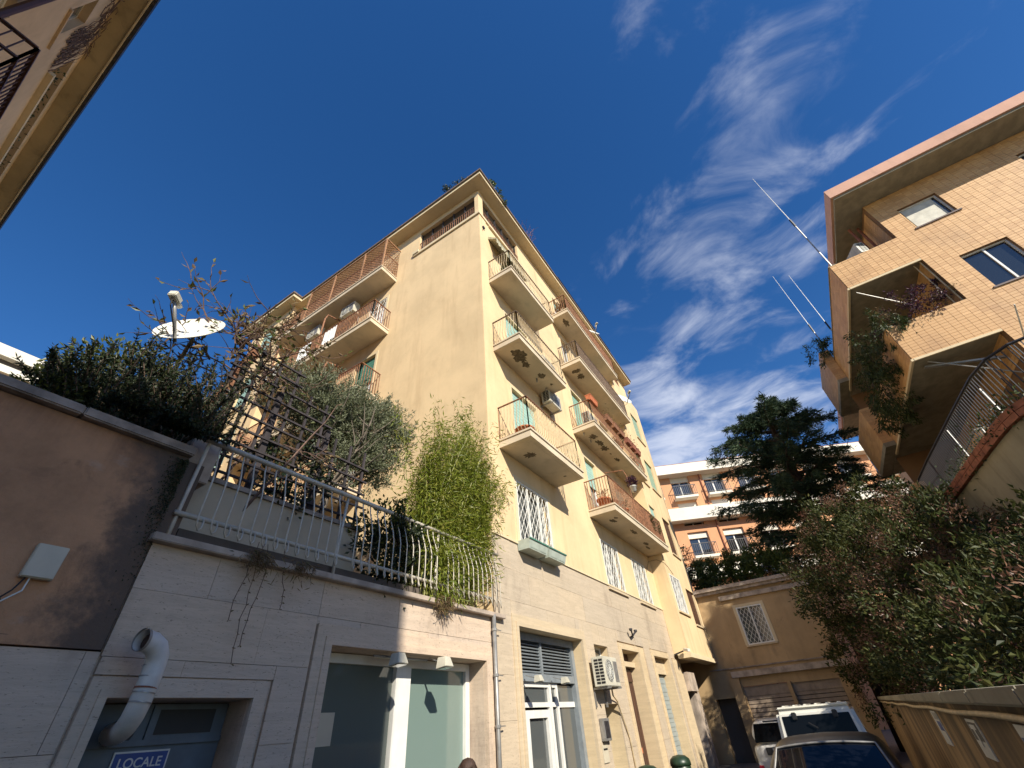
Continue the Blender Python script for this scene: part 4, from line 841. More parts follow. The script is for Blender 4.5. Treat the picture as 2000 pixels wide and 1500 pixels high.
# flat roof with pink fascia
rf = MB().box(14.35, 37, -20, -6.85, 16.76, 16.86).build('roof_soffit', 'slab_concrete', K); MB().box(14.27, 37.08, -20, -6.77, 16.865, 17.35).build('roof_fascia', 'pink_fascia', K)
MB().box(24, 36, -20, -8.2, 0, 16.75).build('rear_block', 'tan_plaster', K)
MB().box(23.51, 24.7, -7.7, -6.2, 10.5, 12.4).build('green_screen', 'green_shutter', K)
for (x, y, z0, z1) in ((16.2, -7.3, 14.6, 16.7), (16.35, -7.6, 14.6, 16.7)): MB().tube([(x, y, z0), (x, y, z1)], 0.05, 8).build('pipe', 'red_tile', K)
MB().tube([(15.5, -7.75, 11.2), (15.5, -7.75, 14.3)], 0.025, 6).tube([(15.6, -7.6, 11.2), (15.62, -7.6, 14.3)], 0.02, 6).build('pole', 'cream_rail', K)
MB().tube([(15.5, -5.75, 13.1), (15.8, -6.8, 12.0)], 0.02, 6).build('awning_pole', 'galvanised', K); MB().tube([(15.7, -6.0, 9.75), (15.9, -7.6, 8.6)], 0.02, 6).build('awning_pole', 'galvanised', K)
MB().bar((15.9, -5.9, 9.7), (16.1, -7.7, 9.3), 0.10, 0.06).build('awning_case', 'galvanised', K)
tag(MB().tube([(15.3, -7.9, 9.2), (13.6, -7.0, 8.3), (12.0, -6.3, 7.8), (10.9, -6.0, 7.9)], 0.014, 5).build('overhead_cable', 'white_plastic', smooth=True), 'white cable sagging from the lower brick loggia to the garden terrace', 'cable')
for i, (x, y) in enumerate(((14.2, -5.3), (12.6, -5.2), (15.1, -5.0))): MB().tube([(x, y, 5.6), (x, y, 6.9+.2*i)], 0.018, 6).build('pergola_pole', 'galvanised', K)
# aerials on the balcony corner
for i, (p, q, lb) in enumerate((((15.45, -5.72, 14.67), (15.45, -5.72, 21.8), 'tall whip aerial standing on the topmost brick balcony corner'), ((22.1, -6.3, 13.5), (22.1, -6.3, 20.9), 'shorter whip aerial standing beside the far brick planter box'), ((22.05, -5.62, 13.5), (22.05, -5.62, 21.3), 'thin longer whip aerial standing on the far brick planter box'))):
    a = thing('whip_aerial', lb, 'aerial', p, group='aerials on the brick building'); v = Vector(q)-Vector(p)
    MB().tube([p, Vector(p)+v*0.45], 0.028, 6).build('mast', 'galvanised', a); MB().tube([Vector(p)+v*0.44, Vector(q)], [0.018, 0.008], 6).build('whip', 'white_plastic', a); MB().tube([Vector(p)+v*0.40, Vector(p)+v*0.47], 0.045, 6).build('clamp', 'black_plastic', a)
# ------------------------------------------------------------------ curved terrace nearer on the right
CT = thing('garden_terrace', 'concrete garden terrace with rounded corner, terracotta edging tiles and a dark iron railing', 'terrace', (12, -6, 0))
ctl = [(17.2, -4.02), (15.6, -4.10), (14.0, -4.22), (12.6, -4.33), (11.2, -4.45), (10.55, -4.62), (10.15, -5.0), (10.0, -5.6), (9.95, -6.6), (9.95, -8.2), (9.95, -10)]
def resample(pts, n):
    P_ = np.array(pts); d = np.r_[0, np.cumsum(np.linalg.norm(np.diff(P_, axis=0), axis=1))]; t = np.linspace(0, d[-1], n+1)
    return np.column_stack([np.interp(t, d, P_[:, 0]), np.interp(t, d, P_[:, 1])])
def edge(n, off, z):                      # off > 0 inside the terrace
    q = resample(ctl, n); t = np.gradient(q, axis=0); t = t/np.linalg.norm(t, axis=1, keepdims=True); nr = np.column_stack([-t[:, 1], t[:, 0]])
    return [Vector((*(p+m_*off), z)) for p, m_ in zip(q, nr)]
n = 30
def strip(lo, hi): return MB().add(lo+hi, [(i, i+1, n+2+i, n+1+i) for i in range(n)])
strip(edge(n, 0.05, 0), edge(n, 0.05, 5.55)).build('wall', 'grey_concrete', CT); strip(edge(n, 0.05, 5.55), edge(n, 0.5, 5.55)).build('wall_top', 'grey_concrete', CT)
strip(edge(n, 0.03, 4.30), edge(n, 0.03, 4.40)).build('drip_groove', 'dark_plaster', CT)
e1, e2 = edge(n, -0.03, 5.56), edge(n, 0.28, 5.56)
for i in range(n):
    f = lambda a_, b_, t_: a_+(b_-a_)*t_
    for dz in (0.0, 0.125): MB().prism([v_+Vector((0, 0, dz)) for v_ in (f(e1[i], e1[i+1], .03), f(e1[i], e1[i+1], .97), f(e2[i], e2[i+1], .97), f(e2[i], e2[i+1], .03))], (0, 0, 0.115)).build('edging_tile', 'red_tile', CT)
rr = edge(110, 0.22, 5.82); t_ = MB(); t_.tube([p+Vector((0, 0, 1.0)) for p in rr], 0.03, 6)
for p in rr: t_.bar(p, p+Vector((0, 0, 1.0)), 0.016)
t_.build('railing', 'black_plastic', CT)
MB().box(10.9, 15.3, -10, -4.75, 5.3, 5.5).build('floor', 'slab_concrete', CT)
q_ = edge(200, 0.1, 5.8); P = np.array([list(q_[i]) for i in rng.integers(0, 150, 1700)])+rng.normal(size=(1700, 3))*np.array([.08, .1, .16]); tp = thing('edge_planting', 'trailing plants spilling over the terracotta edging tiles', 'plants', (12, -4.4, 5.8)); leaves('foliage', P, rnd_dirs(1700), 0.09, 0.04, 'ivy_leaf', tp)

# ------------------------------------------------------------------ garage house at the end of the lane
G = thing('garage_house', 'small ochre garage house at the lane end with one grilled window', 'house', (22.3, 2, 0))
FG = Fr('x', 22.3)
ghh = [(1.78, 2.79, 3.74, 5.12), (1.95, 3.55, 0.15, 2.42, 0.15), (0.2, 1.8, 0.15, 2.38, 0.15), (3.95, 4.7, 0.15, 2.1, 0.4)]
MB().wall(FG, -0.3, 6.5, 0, 5.75, ghh, 0.2).quad((22.3, -0.3, 0), (30, -0.3, 0), (30, -0.3, 5.75), (22.3, -0.3, 5.75)).build('wall', 'garage_plaster', G)
cn = MB().fb(FG, -0.55, 6.5, 5.86, 6.0, -1, 0.3).fb(FG, -0.48, 6.5, 5.75, 5.858, -1, 0.2).build('cornice', 'stone_cap', G); MB().fb(FG, -0.42, 3.3, 5.45, 5.62, -0.05, 0.12).build('cornice_band', 'stone_cap', cn)
MB().box(22.4, 30, -0.4, 6.5, 6.005, 6.08).build('roof', 'coping_stone', G)
MB().fb(FG, -0.30, -0.02, 0.1, 5.44, -0.02, 0.05).build('corner_strip', 'garage_plaster', G)
grille_window(G, FG, 1.78, 2.79, 3.74, 5.12, 0.16, 0.16, 1.6, 1)
MB().fb(FG, -0.3, 3.8, 2.72, 2.92, -0.02, 0.18).build('ledge', 'stone_cap', G); MB().fb(FG, -0.3, 4.6, 3.02, 3.06, -0.02, 0.05).build('conduit', 'coping_stone', G)
MB().fb(FG, 3.58, 3.92, 0.15, 2.71, -0.02, 0.14).build('pillar', 'garage_plaster', G); MB().fb(FG, 1.82, 1.93, 0.15, 2.45, -0.1, 0.1).build('pillar', 'garage_plaster', G)
for (a, b) in ((1.95, 3.55), (0.2, 1.8)):
    s = MB().fb(FG, a, b, 2.1, 2.4, -0.14, -0.08).build('garage_shutter', 'garage_shutter', G)
    MB().fb(FG, a, b, 0.15, 2.1, -0.16, -0.14).build('shutter_back', 'dark_plaster', s)
    for k in range(15): MB().fb(FG, a+0.01, b-0.01, 0.17+k*0.13, 0.17+k*0.13+0.105, -0.135, -0.10).build('shutter_slat', 'garage_shutter', s)
MB().fb(FG, 3.95, 4.7, 0.15, 2.1, -0.4, -0.36).build('door', 'dark_plaster', G)

# ------------------------------------------------------------------ orange apartment block far behind
O = thing('orange_block', 'far orange apartment block with broad white balcony bands and small balconies', 'building', (40, 7.6, 0), local=True, rz=math.atan2(-5.2, 2.5))
# local x runs along the facade, facade faces local -y ... viewer side
FO = Fr('y', 0.0)
def obox(a0, a1, z0, z1, d0, d1, nm, mat, par=O): return MB().fb(FO, a0, a1, z0, z1, d0, d1).build(nm, mat, par)
bays = [(-8.2+3.05*i, -8.2+3.05*i+1.75) for i in range(11)]
oh = [(a, b, z, z+2.15) for a, b in bays for z in (12.0, 14.75, 17.3)]
MB().wall(FO, -14, 26, 0, 20.2, oh, 0.5).build('wall', 'orange_plaster', O)
MB().fb(FO, -14, 26, 0, 20, -9, -0.6).build('core', 'dark_plaster', O)
obox(-14, 26, 19.45, 20.35, -9, 0.9, 'roof_band', 'white_band'); obox(-14, 26, 20.352, 20.5, -8, 0.7, 'roof_edge', 'red_tile')
obox(-14, 26, 15.0, 16.1, -0.3, 0.9, 'floor_band', 'white_band'); obox(-14, 26, 10.2, 11.2, -0.3, 0.5, 'floor_band', 'white_band')
for a, b, z, t in oh:
    w = frame(MB(), FO, a, b, z, t, 0.09, -0.45, -0.36, 1).build('window', 'white_paint', O); MB().fb(FO, a+0.05, b-0.05, z+0.05, t-0.05, -0.44, -0.40).build('pane', 'glass_dark', w)
    MB().fb(FO, a, b, t-0.5, t, -0.36, -0.2).build('shutter_box', 'white_band', w)
    if z != 14.75: 
        bb = MB().fb(FO, a-0.15, b+0.15, z-0.22, z-0.02, 0.002, 0.75).build('balcony', 'white_band', O)
        r_ = MB(); r_.bar(FO.p(a-0.13, z+0.95, 0.72), FO.p(b+0.13, z+0.95, 0.72), 0.05); r_.bar(FO.p(a-0.13, z+0.1, 0.72), FO.p(b+0.13, z+0.1, 0.72), 0.04)
        for k in range(13): aa = a-0.13+(b-a+0.26)*k/12; r_.bar(FO.p(aa, z, 0.72), FO.p(aa, z+0.95, 0.72), 0.03)
        for aa in (a-0.13, b+0.13): r_.bar(FO.p(aa, z+0.95, 0.0), FO.p(aa, z+0.95, 0.72), 0.04)
        r_.build('railing', 'dark_metal', bb)
for x in (3.7, 10.9): MB().tube([(x, -0.08, 20), (x, -0.08, 0)], 0.06, 6).build('downpipe', 'red_tile', O)
# ------------------------------------------------------------------ white-banded house far left
LH = thing('far_white_house', 'distant pale house edge with white roof band behind the brown wall', 'house', (0, 30, 0))
MB().box(-12, 1.3, 30, 40, 0, 17.6).build('wall', 'tan_plaster', LH); MB().box(-12.2, 1.5, 29.5, 40, 18.35, 18.95).build('roof_band', 'white_band', LH); MB().box(-12.1, 1.4, 29.7, 40, 17.62, 18.0).build('lower_band', 'white_band', LH); MB().box(-12, 1.3, 29.9, 40, 18.0, 18.348).build('recess', 'dark_plaster', LH)
# ------------------------------------------------------------------ unseen block across the lane, inferred from its shadow, roof shaped to match it
SB = thing('unseen_shading_house', 'unseen ochre house across the lane, mono-pitch roof shaped to shade the left end of the terrace', 'house', (-12, -7.5, 0))
sx = 4.77-SUN.x/SUN.y*(4.8+9.0); hz = lambda y: 5.05-SUN.z/SUN.y*(4.8-y)
wh = [(sx-2.4-i*3.2, sx-1.2-i*3.2, 1.2+3.1*j, 2.8+3.1*j) for i in range(6) for j in range(3)]
MB().wall(Fr('Y', -6.0), -26, sx, 0, hz(-6), wh).prism([(sx, -6.0, 0), (sx, -6.0, hz(-6)), (sx, -9.0, hz(-9)), (sx, -9.0, 0)], (-0.3, 0, 0)).build('wall', 'tan_plaster', SB)
MB().prism([(sx-0.01, -6.02, hz(-6)-0.2), (sx-0.01, -6.02, hz(-6)-0.01), (sx-0.01, -9.0, hz(-9)-0.01), (sx-0.01, -9.0, hz(-9)-0.2)], (-21.9, 0, 0)).build('roof', 'red_tile', SB); MB().box(-26, sx-0.31, -9.0, -6.25, 0, hz(-6)-0.25).build('core', 'dark_plaster', SB)
for q in wh: blind(MB(), Fr('Y', -6.0), *q, -0.15, 0.1).build('window', 'green_shutter', SB)
# ------------------------------------------------------------------ low wall beside the parked cars
FE = thing('parking_wall', 'low stained ochre wall beside the parked cars with a pipe along it', 'wall', (9, -0.7, 0))
MB().box(-4, 19, -0.85, -0.6, 0, 1.67).build('wall', 'stained_shaded_render', FE); 
a = -4.0
while a < 18.9: MB().box(a+0.003, min(a+1.15, 19.05)-0.003, -0.90, -0.55, 1.673, 1.745).build('coping_block', 'grey_concrete', FE, bevel=0.01); a += 1.15
MB().tube([(x, -0.575, 1.625+0.006*math.sin(x*2.1)) for x in np.linspace(-3.9, 18.8, 60)], 0.016, 8).build('pipe', 'cream_rail', FE, True)
# ------------------------------------------------------------------ parking signs on the low wall
FF = Fr('Y', -0.6)
Mf = lambda a, z, dd: Matrix.Translation(Vector(FF.p(a, z, dd))) @ Matrix.Rotation(R(180), 4, 'Z') @ Matrix.Rotation(R(90), 4, 'X')
def psign(a0, a1, z0, z1, lab, kind):
    s = thing('parking_sign', lab, 'sign', ((a0+a1)/2, -0.6, z0), group='signs on the parking wall'); MB().fb(FF, a0, a1, z0, z1, 0.001, 0.010).build('sign_plate', 'sign_white', s)
    w = a1-a0; h = z1-z0; ca = (a0+a1)/2
    if kind == 0: MB().fb(FF, a0+0.03, ca+0.05, z0+h*0.42, z0+h*0.7, 0.010, 0.0125).build('blue_field', 'sign_blue', s); MB().fb(FF, a0+0.04, a1-0.1, z0+h*0.75, z0+h*0.95, 0.010, 0.0125).build('picture', 'galvanised', s)
    if kind == 1:
        MB().fb(FF, a0+0.03, a1-0.03, z0+h*0.45, z1-0.015, 0.010, 0.0125).build('dark_field', 'sign_black', s)
        m = MB(); m.fb(FF, ca-0.02, ca+0.02, z0+h*0.3, z0+h*0.8, 0.0125, 0.0145); m.fb(FF, ca-0.09, ca+0.09, z0+h*0.74, z0+h*0.86, 0.0125, 0.0147); m.build('symbol', 'sign_white', s)
    if kind == 2:
        MB().fb(FF, a0+0.02, a1-0.02, z0+0.02, z1-0.05, 0.010, 0.0125).build('blue_field', 'sign_blue', s); text('lettering', 'P', 0.24, 'sign_white', s, Mf(ca, (z0+z1-0.03)/2, 0.0135), 0.001, 0.004)
psign(6.58, 6.99, 1.34, 1.60, 'narrow white sign with a small blue field on the stained wall', 0)
psign(4.62, 4.97, 1.38, 1.585, 'white sign with a dark pictogram on the stained wall', 1)
psign(3.15, 3.55, 1.36, 1.60, 'blue and white P parking sign on the stained wall', 2)

# ------------------------------------------------------------------ vehicles
def wheel(par, x, y, r=0.33, w=0.2):
    t = MB().lathe([(r*0.62, -w/2), (r*0.95, -w/2), (r, -w*0.3), (r, w*0.3), (r*0.95, w/2), (r*0.62, w/2)], 24, (x, y, r), (0, 1, 0)).build('wheel', 'black_rubber', par, True)
    MB().lathe([(0.0, -w*0.42), (r*0.2, -w*0.42), (r*0.62, -w*0.3), (r*0.62, w*0.3), (r*0.2, w*0.42), (0.0, w*0.42)], 18, (x, y, r), (0, 1, 0)).build('rim', 'galvanised', t, True)
def loft(secs, name, mat, par, sub=2):
    # secs: (x, [(y, z) half profile from bottom to top centre])
    m = MB(); n = len(secs[0][1]); vs = []
    for x, pr in secs: vs += [(x, -y, z) for y, z in pr]+[(x, y, z) for y, z in reversed(pr)]
    k = 2*n; fs = [(i*k+j, i*k+(j+1) % k, (i+1)*k+(j+1) % k, (i+1)*k+j) for i in range(len(secs)-1) for j in range(k)]
    fs += [tuple(range(k-1, -1, -1)), tuple((len(secs)-1)*k+j for j in range(k))]
    m.add(vs, fs); o = m.build(name, mat, par, True)
    md = o.modifiers.new('smooth', 'SUBSURF'); md.levels = sub; md.render_levels = sub
    return o
# white off-roader, back towards us
J = thing('off_roader', 'boxy white off-road car parked with its rear window towards the lane', 'car', (13.6, 0.80, 0), local=True)
MB().box(-1.55, 1.0, -0.78, 0.78, 0.42, 1.02).build('body', 'car_white', J, bevel=0.05); MB().box(0.95, 1.85, -0.74, 0.74, 0.45, 0.98).build('bonnet', 'car_white', J, bevel=0.06)
cab = MB(); 
vs = [(-1.52, -0.77, 1.0), (0.75, -0.77, 1.0), (0.75, 0.77, 1.0), (-1.52, 0.77, 1.0), (-1.46, -0.68, 1.66), (0.35, -0.68, 1.68), (0.35, 0.68, 1.68), (-1.46, 0.68, 1.66)]
cab.add(vs, [(0, 3, 2, 1), (4, 5, 6, 7), (0, 1, 5, 4), (1, 2, 6, 5), (2, 3, 7, 6), (3, 0, 4, 7)]); cab.build('cabin', 'car_white', J, bevel=0.06)
MB().box(-1.44, 0.33, -0.645, 0.645, 1.665, 1.715).build('roof', 'car_white', J, bevel=0.022)
for i in range(6): MB().box(-1.4, 0.2, -0.52+i*0.2, -0.46+i*0.2, 1.70, 1.735).build('roof_rib', 'car_white', J, bevel=0.012)
def rearq(y0, y1, z0, z1, off, nm, mat, par=J):
    f = lambda z: -1.52+0.06*(z-1.0)/0.66-off
    return MB().add([(f(z0), y0*1.0, z0), (f(z0), y1, z0), (f(z1), y1*0.94, z1), (f(z1), y0*0.94, z1), (f(z0)+0.03, y0, z0), (f(z0)+0.03, y1, z0), (f(z1)+0.03, y1*.94, z1), (f(z1)+0.03, y0*.94, z1)], [(0, 1, 2, 3), (7, 6, 5, 4), (0, 4, 5, 1), (1, 5, 6, 2), (2, 6, 7, 3), (3, 7, 4, 0)]).build(nm, mat, par, bevel=0.006)
rg = rearq(-0.63, 0.63, 1.02, 1.565, 0.012, 'rear_window', 'car_glass')
for y in (-0.36, 0.36): MB().box(-1.53, -1.475, y-0.045, y+0.045, 1.50, 1.62).build('hinge', 'black_plastic', J, bevel=0.012)
MB().bar((-1.53, 0.15, 1.45), (-1.535, 0.02, 1.36), 0.018).build('wiper', 'black_plastic', J)
MB().box(-1.40, -1.36, -0.12, 0.10, 1.12, 1.26).build('red_bag', 'red_fabric', J)
sp = MB().lathe([(0.15, 0), (0.30, 0), (0.335, 0.05), (0.335, 0.15), (0.29, 0.19), (0.0, 0.2)], 26, (-1.56, -0.1, 0.90), (-1, 0, 0)).build('spare_wheel', 'black_rubber', J, True)
for k in range(26):
    a = 2*math.pi*k/26; MB().box(-1.72, -1.62, -0.1+0.335*math.cos(a)-0.018, -0.1+0.335*math.cos(a)+0.018, 0.90+0.335*math.sin(a)-0.018, 0.90+0.335*math.sin(a)+0.018).build('tread_block', 'black_rubber', sp)
MB().box(-1.68, -1.55, -0.8, 0.8, 0.40, 0.56).build('bumper', 'black_plastic', J, bevel=0.03)
for y in (-0.66, 0.66): MB().box(-1.70, -1.66, y-0.09, y+0.09, 0.44, 0.53).build('tail_light', 'red_fabric', J, bevel=0.01)
for y in (-0.735, 0.735): MB().add([(-1.2, y*1.035, 1.05), (-0.35, y*1.035, 1.05), (-0.35, y*0.945, 1.58), (-1.2, y*0.945, 1.58)], [(0, 1, 2, 3)]).build('side_window', 'car_glass', J)
for x in (-0.98, 1.22):
    for y in (-0.70, 0.70): wheel(J, x, y, 0.35)
# black car, windscreen towards us
Bk = thing('black_car', 'black hatchback with a glossy windscreen parked beside the stained wall', 'car', (8.6, 0.56, -0.04), local=True)
loft([(-2.45, [(0.5, 0.3), (0.62, 0.34), (0.62, 0.52), (0.5, 0.6), (0, 0.62)]), (-2.3, [(0.7, 0.25), (0.8, 0.32), (0.8, 0.62), (0.68, 0.74), (0, 0.78)]), (-1.5, [(0.75, 0.22), (0.84, 0.32), (0.84, 0.8), (0.72, 0.9), (0, 0.94)]), (-1.2, [(0.75, 0.22), (0.85, 0.32), (0.85, 0.85), (0.72, 0.95), (0, 0.99)]), (0, [(0.75, 0.22), (0.86, 0.32), (0.86, 0.86), (0.8, 0.96), (0, 1.0)]), (1.35, [(0.75, 0.22), (0.85, 0.32), (0.85, 0.88), (0.78, 0.98), (0, 1.02)]), (1.6, [(0.68, 0.28), (0.76, 0.36), (0.76, 0.8), (0.68, 0.9), (0, 0.94)])], 'body', 'car_black', Bk)
loft([(-1.32, [(0.76, 0.86), (0.75, 0.90), (0.70, 0.93), (0.55, 0.95), (0, 0.96)]), (-0.98, [(0.78, 0.9), (0.74, 1.08), (0.68, 1.14), (0.5, 1.16), (0, 1.17)]), (-0.52, [(0.78, 0.9), (0.68, 1.28), (0.58, 1.385), (0.42, 1.41), (0, 1.425)]), (0.1, [(0.78, 0.9), (0.68, 1.32), (0.58, 1.43), (0.42, 1.455), (0, 1.47)]), (0.9, [(0.78, 0.9), (0.67, 1.30), (0.56, 1.40), (0.42, 1.42), (0, 1.435)]), (1.45, [(0.76, 0.9), (0.7, 1.05), (0.6, 1.12), (0.42, 1.14), (0, 1.15)])], 'cabin', 'car_black', Bk)
n = 10; ws = MB(); A_ = []; B_ = []
for i in range(n+1):
    t = -1+2*i/n; A_.append((-1.285-0.05*(1-t*t), 0.665*t, 0.99+0.02*(1-t*t))); B_.append((-0.615-0.03*(1-t*t), 0.555*t, 1.355+0.035*(1-t*t)))
ws.add(A_+B_, [(i, i+1, n+2+i, n+1+i) for i in range(n)]); wso = ws.build('windscreen', 'windscreen_glass', Bk, True)
MB().tube([Vector(p)+Vector((-0.012, 0, 0.006)) for p in A_]+[Vector(p)+Vector((-0.012, 0, 0.006)) for p in reversed(B_)]+[Vector(A_[0])+Vector((-0.012, 0, 0.006))], 0.013, 6).build('windscreen_seal', 'galvanised', wso, True)
for y in (-0.95, 0.95): MB().lathe([(0.0, -0.05), (0.07, -0.045), (0.085, 0.0), (0.07, 0.06), (0.0, 0.07)], 14, (-1.12, y, 1.02), (1, 0, 0)).bar((-1.1, y*0.95, 0.99), (-1.05, y*0.78, 0.97), 0.04).build('wing_mirror', 'car_black', Bk, True)
for y in (-0.62, 0.62): MB().lathe([(0.0, -0.03), (0.10, -0.01), (0.12, 0.04)], 14, (-2.38, y, 0.6), (1, 0, 0)).build('headlight', 'glass_grey', Bk, True)
MB().tube([(-1.36, 0.1, 1.0), (-1.05, 0.5, 1.13)], 0.008, 5).build('wiper', 'black_plastic', Bk)
for x in (-1.7, 1.0):
    for y in (-0.74, 0.74): wheel(Bk, x, y, 0.31)
# small white hatchback further on
Wc = thing('white_hatchback', 'small white hatchback with number plate parked by the garage shutters', 'car', (18.7, 2.2, 0), local=True)
loft([(-1.72, [(0.66, 0.30), (0.74, 0.36), (0.76, 0.80), (0.74, 0.93), (0, 0.96)]), (-1.6, [(0.72, 0.24), (0.80, 0.33), (0.81, 0.82), (0.77, 0.95), (0, 0.98)]), (0.6, [(0.72, 0.24), (0.81, 0.33), (0.82, 0.84), (0.77, 0.96), (0, 0.99)]), (1.6, [(0.7, 0.24), (0.78, 0.33), (0.78, 0.72), (0.7, 0.84), (0, 0.88)]), (1.8, [(0.6, 0.3), (0.66, 0.36), (0.66, 0.62), (0.58, 0.7), (0, 0.74)])], 'body', 'car_grey_white', Wc)
loft([(-1.70, [(0.74, 0.90), (0.72, 1.0), (0.68, 1.06), (0.5, 1.08), (0, 1.09)]), (-1.58, [(0.76, 0.9), (0.68, 1.30), (0.60, 1.41), (0.45, 1.43), (0, 1.44)]), (-1.2, [(0.77, 0.9), (0.69, 1.35), (0.60, 1.47), (0.45, 1.49), (0, 1.50)]), (0.2, [(0.77, 0.9), (0.69, 1.35), (0.60, 1.46), (0.45, 1.48), (0, 1.49)]), (0.95, [(0.75, 0.9), (0.72, 0.98), (0.66, 1.02), (0.45, 1.03), (0, 1.04)])], 'cabin', 'car_grey_white', Wc)
rw = MB().add([(-1.745, -0.66, 0.97), (-1.745, 0.66, 0.97), (-1.635, 0.58, 1.38), (-1.635, -0.58, 1.38), (-1.70, -0.66, 0.97), (-1.70, 0.66, 0.97), (-1.59, 0.58, 1.38), (-1.59, -0.58, 1.38)], [(0, 1, 2, 3), (7, 6, 5, 4), (0, 4, 5, 1), (1, 5, 6, 2), (2, 6, 7, 3), (3, 7, 4, 0)]).build('rear_window', 'car_glass', Wc, bevel=0.012)
MB().box(-1.72, -1.62, -0.3, 0.3, 1.40, 1.435).build('spoiler', 'black_plastic', Wc, bevel=0.01); MB().bar((-1.75, 0.05, 0.99), (-1.735, -0.3, 1.06), 0.02).build('wiper', 'black_plastic', Wc)
MB().box(-1.80, -1.6, -0.74, 0.74, 0.36, 0.58).build('bumper', 'car_grey_white', Wc, bevel=0.03); MB().box(-1.765, -1.70, -0.44, 0.44, 0.70, 0.86).build('plate_recess', 'black_plastic', Wc, bevel=0.01)
pl = MB().box(-1.778, -1.768, -0.26, 0.26, 0.72, 0.835).build('number_plate', 'sign_white', Wc)
text('lettering', 'CL 530CX', 0.10, 'sign_black', pl, Matrix.Translation((-1.7795, 0, 0.777)) @ Matrix.Rotation(R(-90), 4, 'Z') @ Matrix.Rotation(R(90), 4, 'X'), 0.0008, 0.001)
for y in (-0.72, 0.72): MB().box(-1.815, -1.79, y-0.10, y+0.02, 0.42, 0.50).build('tail_light', 'red_fabric', Wc, bevel=0.008)
for x in (-1.05, 1.15):
    for y in (-0.70, 0.70): wheel(Wc, x, y, 0.30)

# ------------------------------------------------------------------ air conditioners (front faces local -y)
def make_ac(lab):
    t = thing('air_conditioner', lab, 'air conditioner', (0, 0, 0), local=True, group='outdoor air-conditioning units')
    MB().box(-0.40, 0.40, -0.30, 0.0, 0, 0.56).build('casing', 'old_white_plastic', t, bevel=0.012)
    g_ = MB(); 
    for r in (0.06, 0.11, 0.16, 0.205): g_.tube([(-0.12+r*math.cos(2*math.pi*k/20), -0.308, 0.29+r*math.sin(2*math.pi*k/20)) for k in range(21)], 0.005, 4)
    for k in range(8): a = math.pi*k/8; g_.bar((-0.12-0.2*math.cos(a), -0.31, 0.29-0.2*math.sin(a)), (-0.12+0.2*math.cos(a), -0.31, 0.29+0.2*math.sin(a)), 0.006)
    g_.build('fan_grille', 'white_plastic', t)
    f_ = MB().lathe([(0.215, 0), (0.215, 0.004)], 24, (-0.12, -0.3015, 0.29), (0, -1, 0)).build('fan_opening', 'dark_room', t)
    h_ = MB()
    for i in range(2):
        for j in range(8): h_.box(-0.4055, -0.4005, -0.27+i*0.11, -0.18+i*0.11, 0.05+j*0.06, 0.09+j*0.06)
    h_.build('side_vents', 'dark_room', t)
    MB().box(0.14, 0.36, -0.3035, -0.3005, 0.08, 0.48).build('front_panel', 'galvanised', t)
    for x in (-0.3, 0.3): MB().box(x-0.02, x+0.02, -0.34, 0.10, -0.04, -0.002).box(x-0.02, x+0.02, 0.06, 0.10, -0.35, -0.04).build('bracket', 'galvanised', t)
    return t
ac = make_ac('white air conditioner hung on the wall beside the turquoise door, under a peeling balcony'); ac.location = (10.42, 4.70, 9.76)
dup(ac, (11.05, 4.70, 2.34), 0, 'white air conditioner bracketed beneath the small window beside the shop entrance')
dup(ac, (12.98, 4.40, 10.12), 0, 'white air conditioner standing at the balcony end under a terracotta trough')
dup(ac, (6.88, 11.25, 15.35), R(-90), 'white air conditioner hung beneath the lattice-screened balcony, next to the white door gate')
dup(ac, (6.88, 13.45, 15.35), R(-90), 'white air conditioner hung beneath the lattice-screened balcony, beyond the rust pipe frame')
dup(ac, (16.05, -6.7, 14.9), R(20), 'grubby air conditioner tucked in the top brick corner loggia under the roof')
dup(ac, (9.6, 4.35, 10.40), 0, 'air conditioner standing behind the railing of the balcony with the big peeling patch')
# ------------------------------------------------------------------ satellite dishes
def dish(lab, c, nrm, r, foot):
    t = thing('satellite_dish', lab, 'satellite dish', foot); n = Vector(nrm).normalized(); c = Vector(c)
    prof = [(0.001, 0.0)]+[(r*k/8, 0.16*r*(k/8)**2) for k in range(1, 9)]+[(r*1.02, 0.17*r), (r*1.0, 0.15*r)]+[(r*k/8, 0.16*r*(k/8)**2-0.012) for k in (7, 5, 3, 1)]
    MB().lathe(prof, 32, c, n).build('reflector', 'white_plastic', t, True)
    dn = (Vector((0, 0, -1))-n*n.dot(Vector((0, 0, -1)))).normalized(); e = c+dn*r*0.95; l = c+n*r*1.35+dn*r*0.35
    MB().tube([e, e+(l-e)*0.5, l], 0.022*r/0.4, 8).build('feed_arm', 'galvanised', t, True)
    ax = (c-l).normalized(); MB().bar(l-ax*0.14*r, l+ax*0.24*r, 0.26*r, 0.24*r).build('receiver_head', 'old_white_plastic', t, bevel=0.012); MB().tube([l+ax*0.2*r, l+ax*0.42*r], 0.085*r, 10).build('feed_horn', 'white_plastic', t, True)
    MB().tube([l+dn*0.1*r, l+dn*0.3*r-n*0.2*r, e+(l-e)*0.4+dn*0.08*r, e+dn*0.05*r, Vector(foot)+Vector((0.02, 0, 0.2))], 0.008, 5).build('cable', 'black_rubber', t)
    MB().tube([Vector(foot), Vector((foot[0], foot[1], c.z-0.1*r)), c-n*0.10], 0.025, 8).build('mast', 'galvanised', t, True)
    return t
dish('big white satellite dish above the dark shrub on the garden wall', (1.15, 5.5, 6.15), (-0.70, -0.58, 0.42), 0.39, (1.25, 5.75, 4.3))
dish('white satellite dish standing out from the top balcony among rust railings', (16.3, 4.15, 17.9), (-0.45, -0.72, 0.55), 0.40, (16.4, 4.5, 16.1))
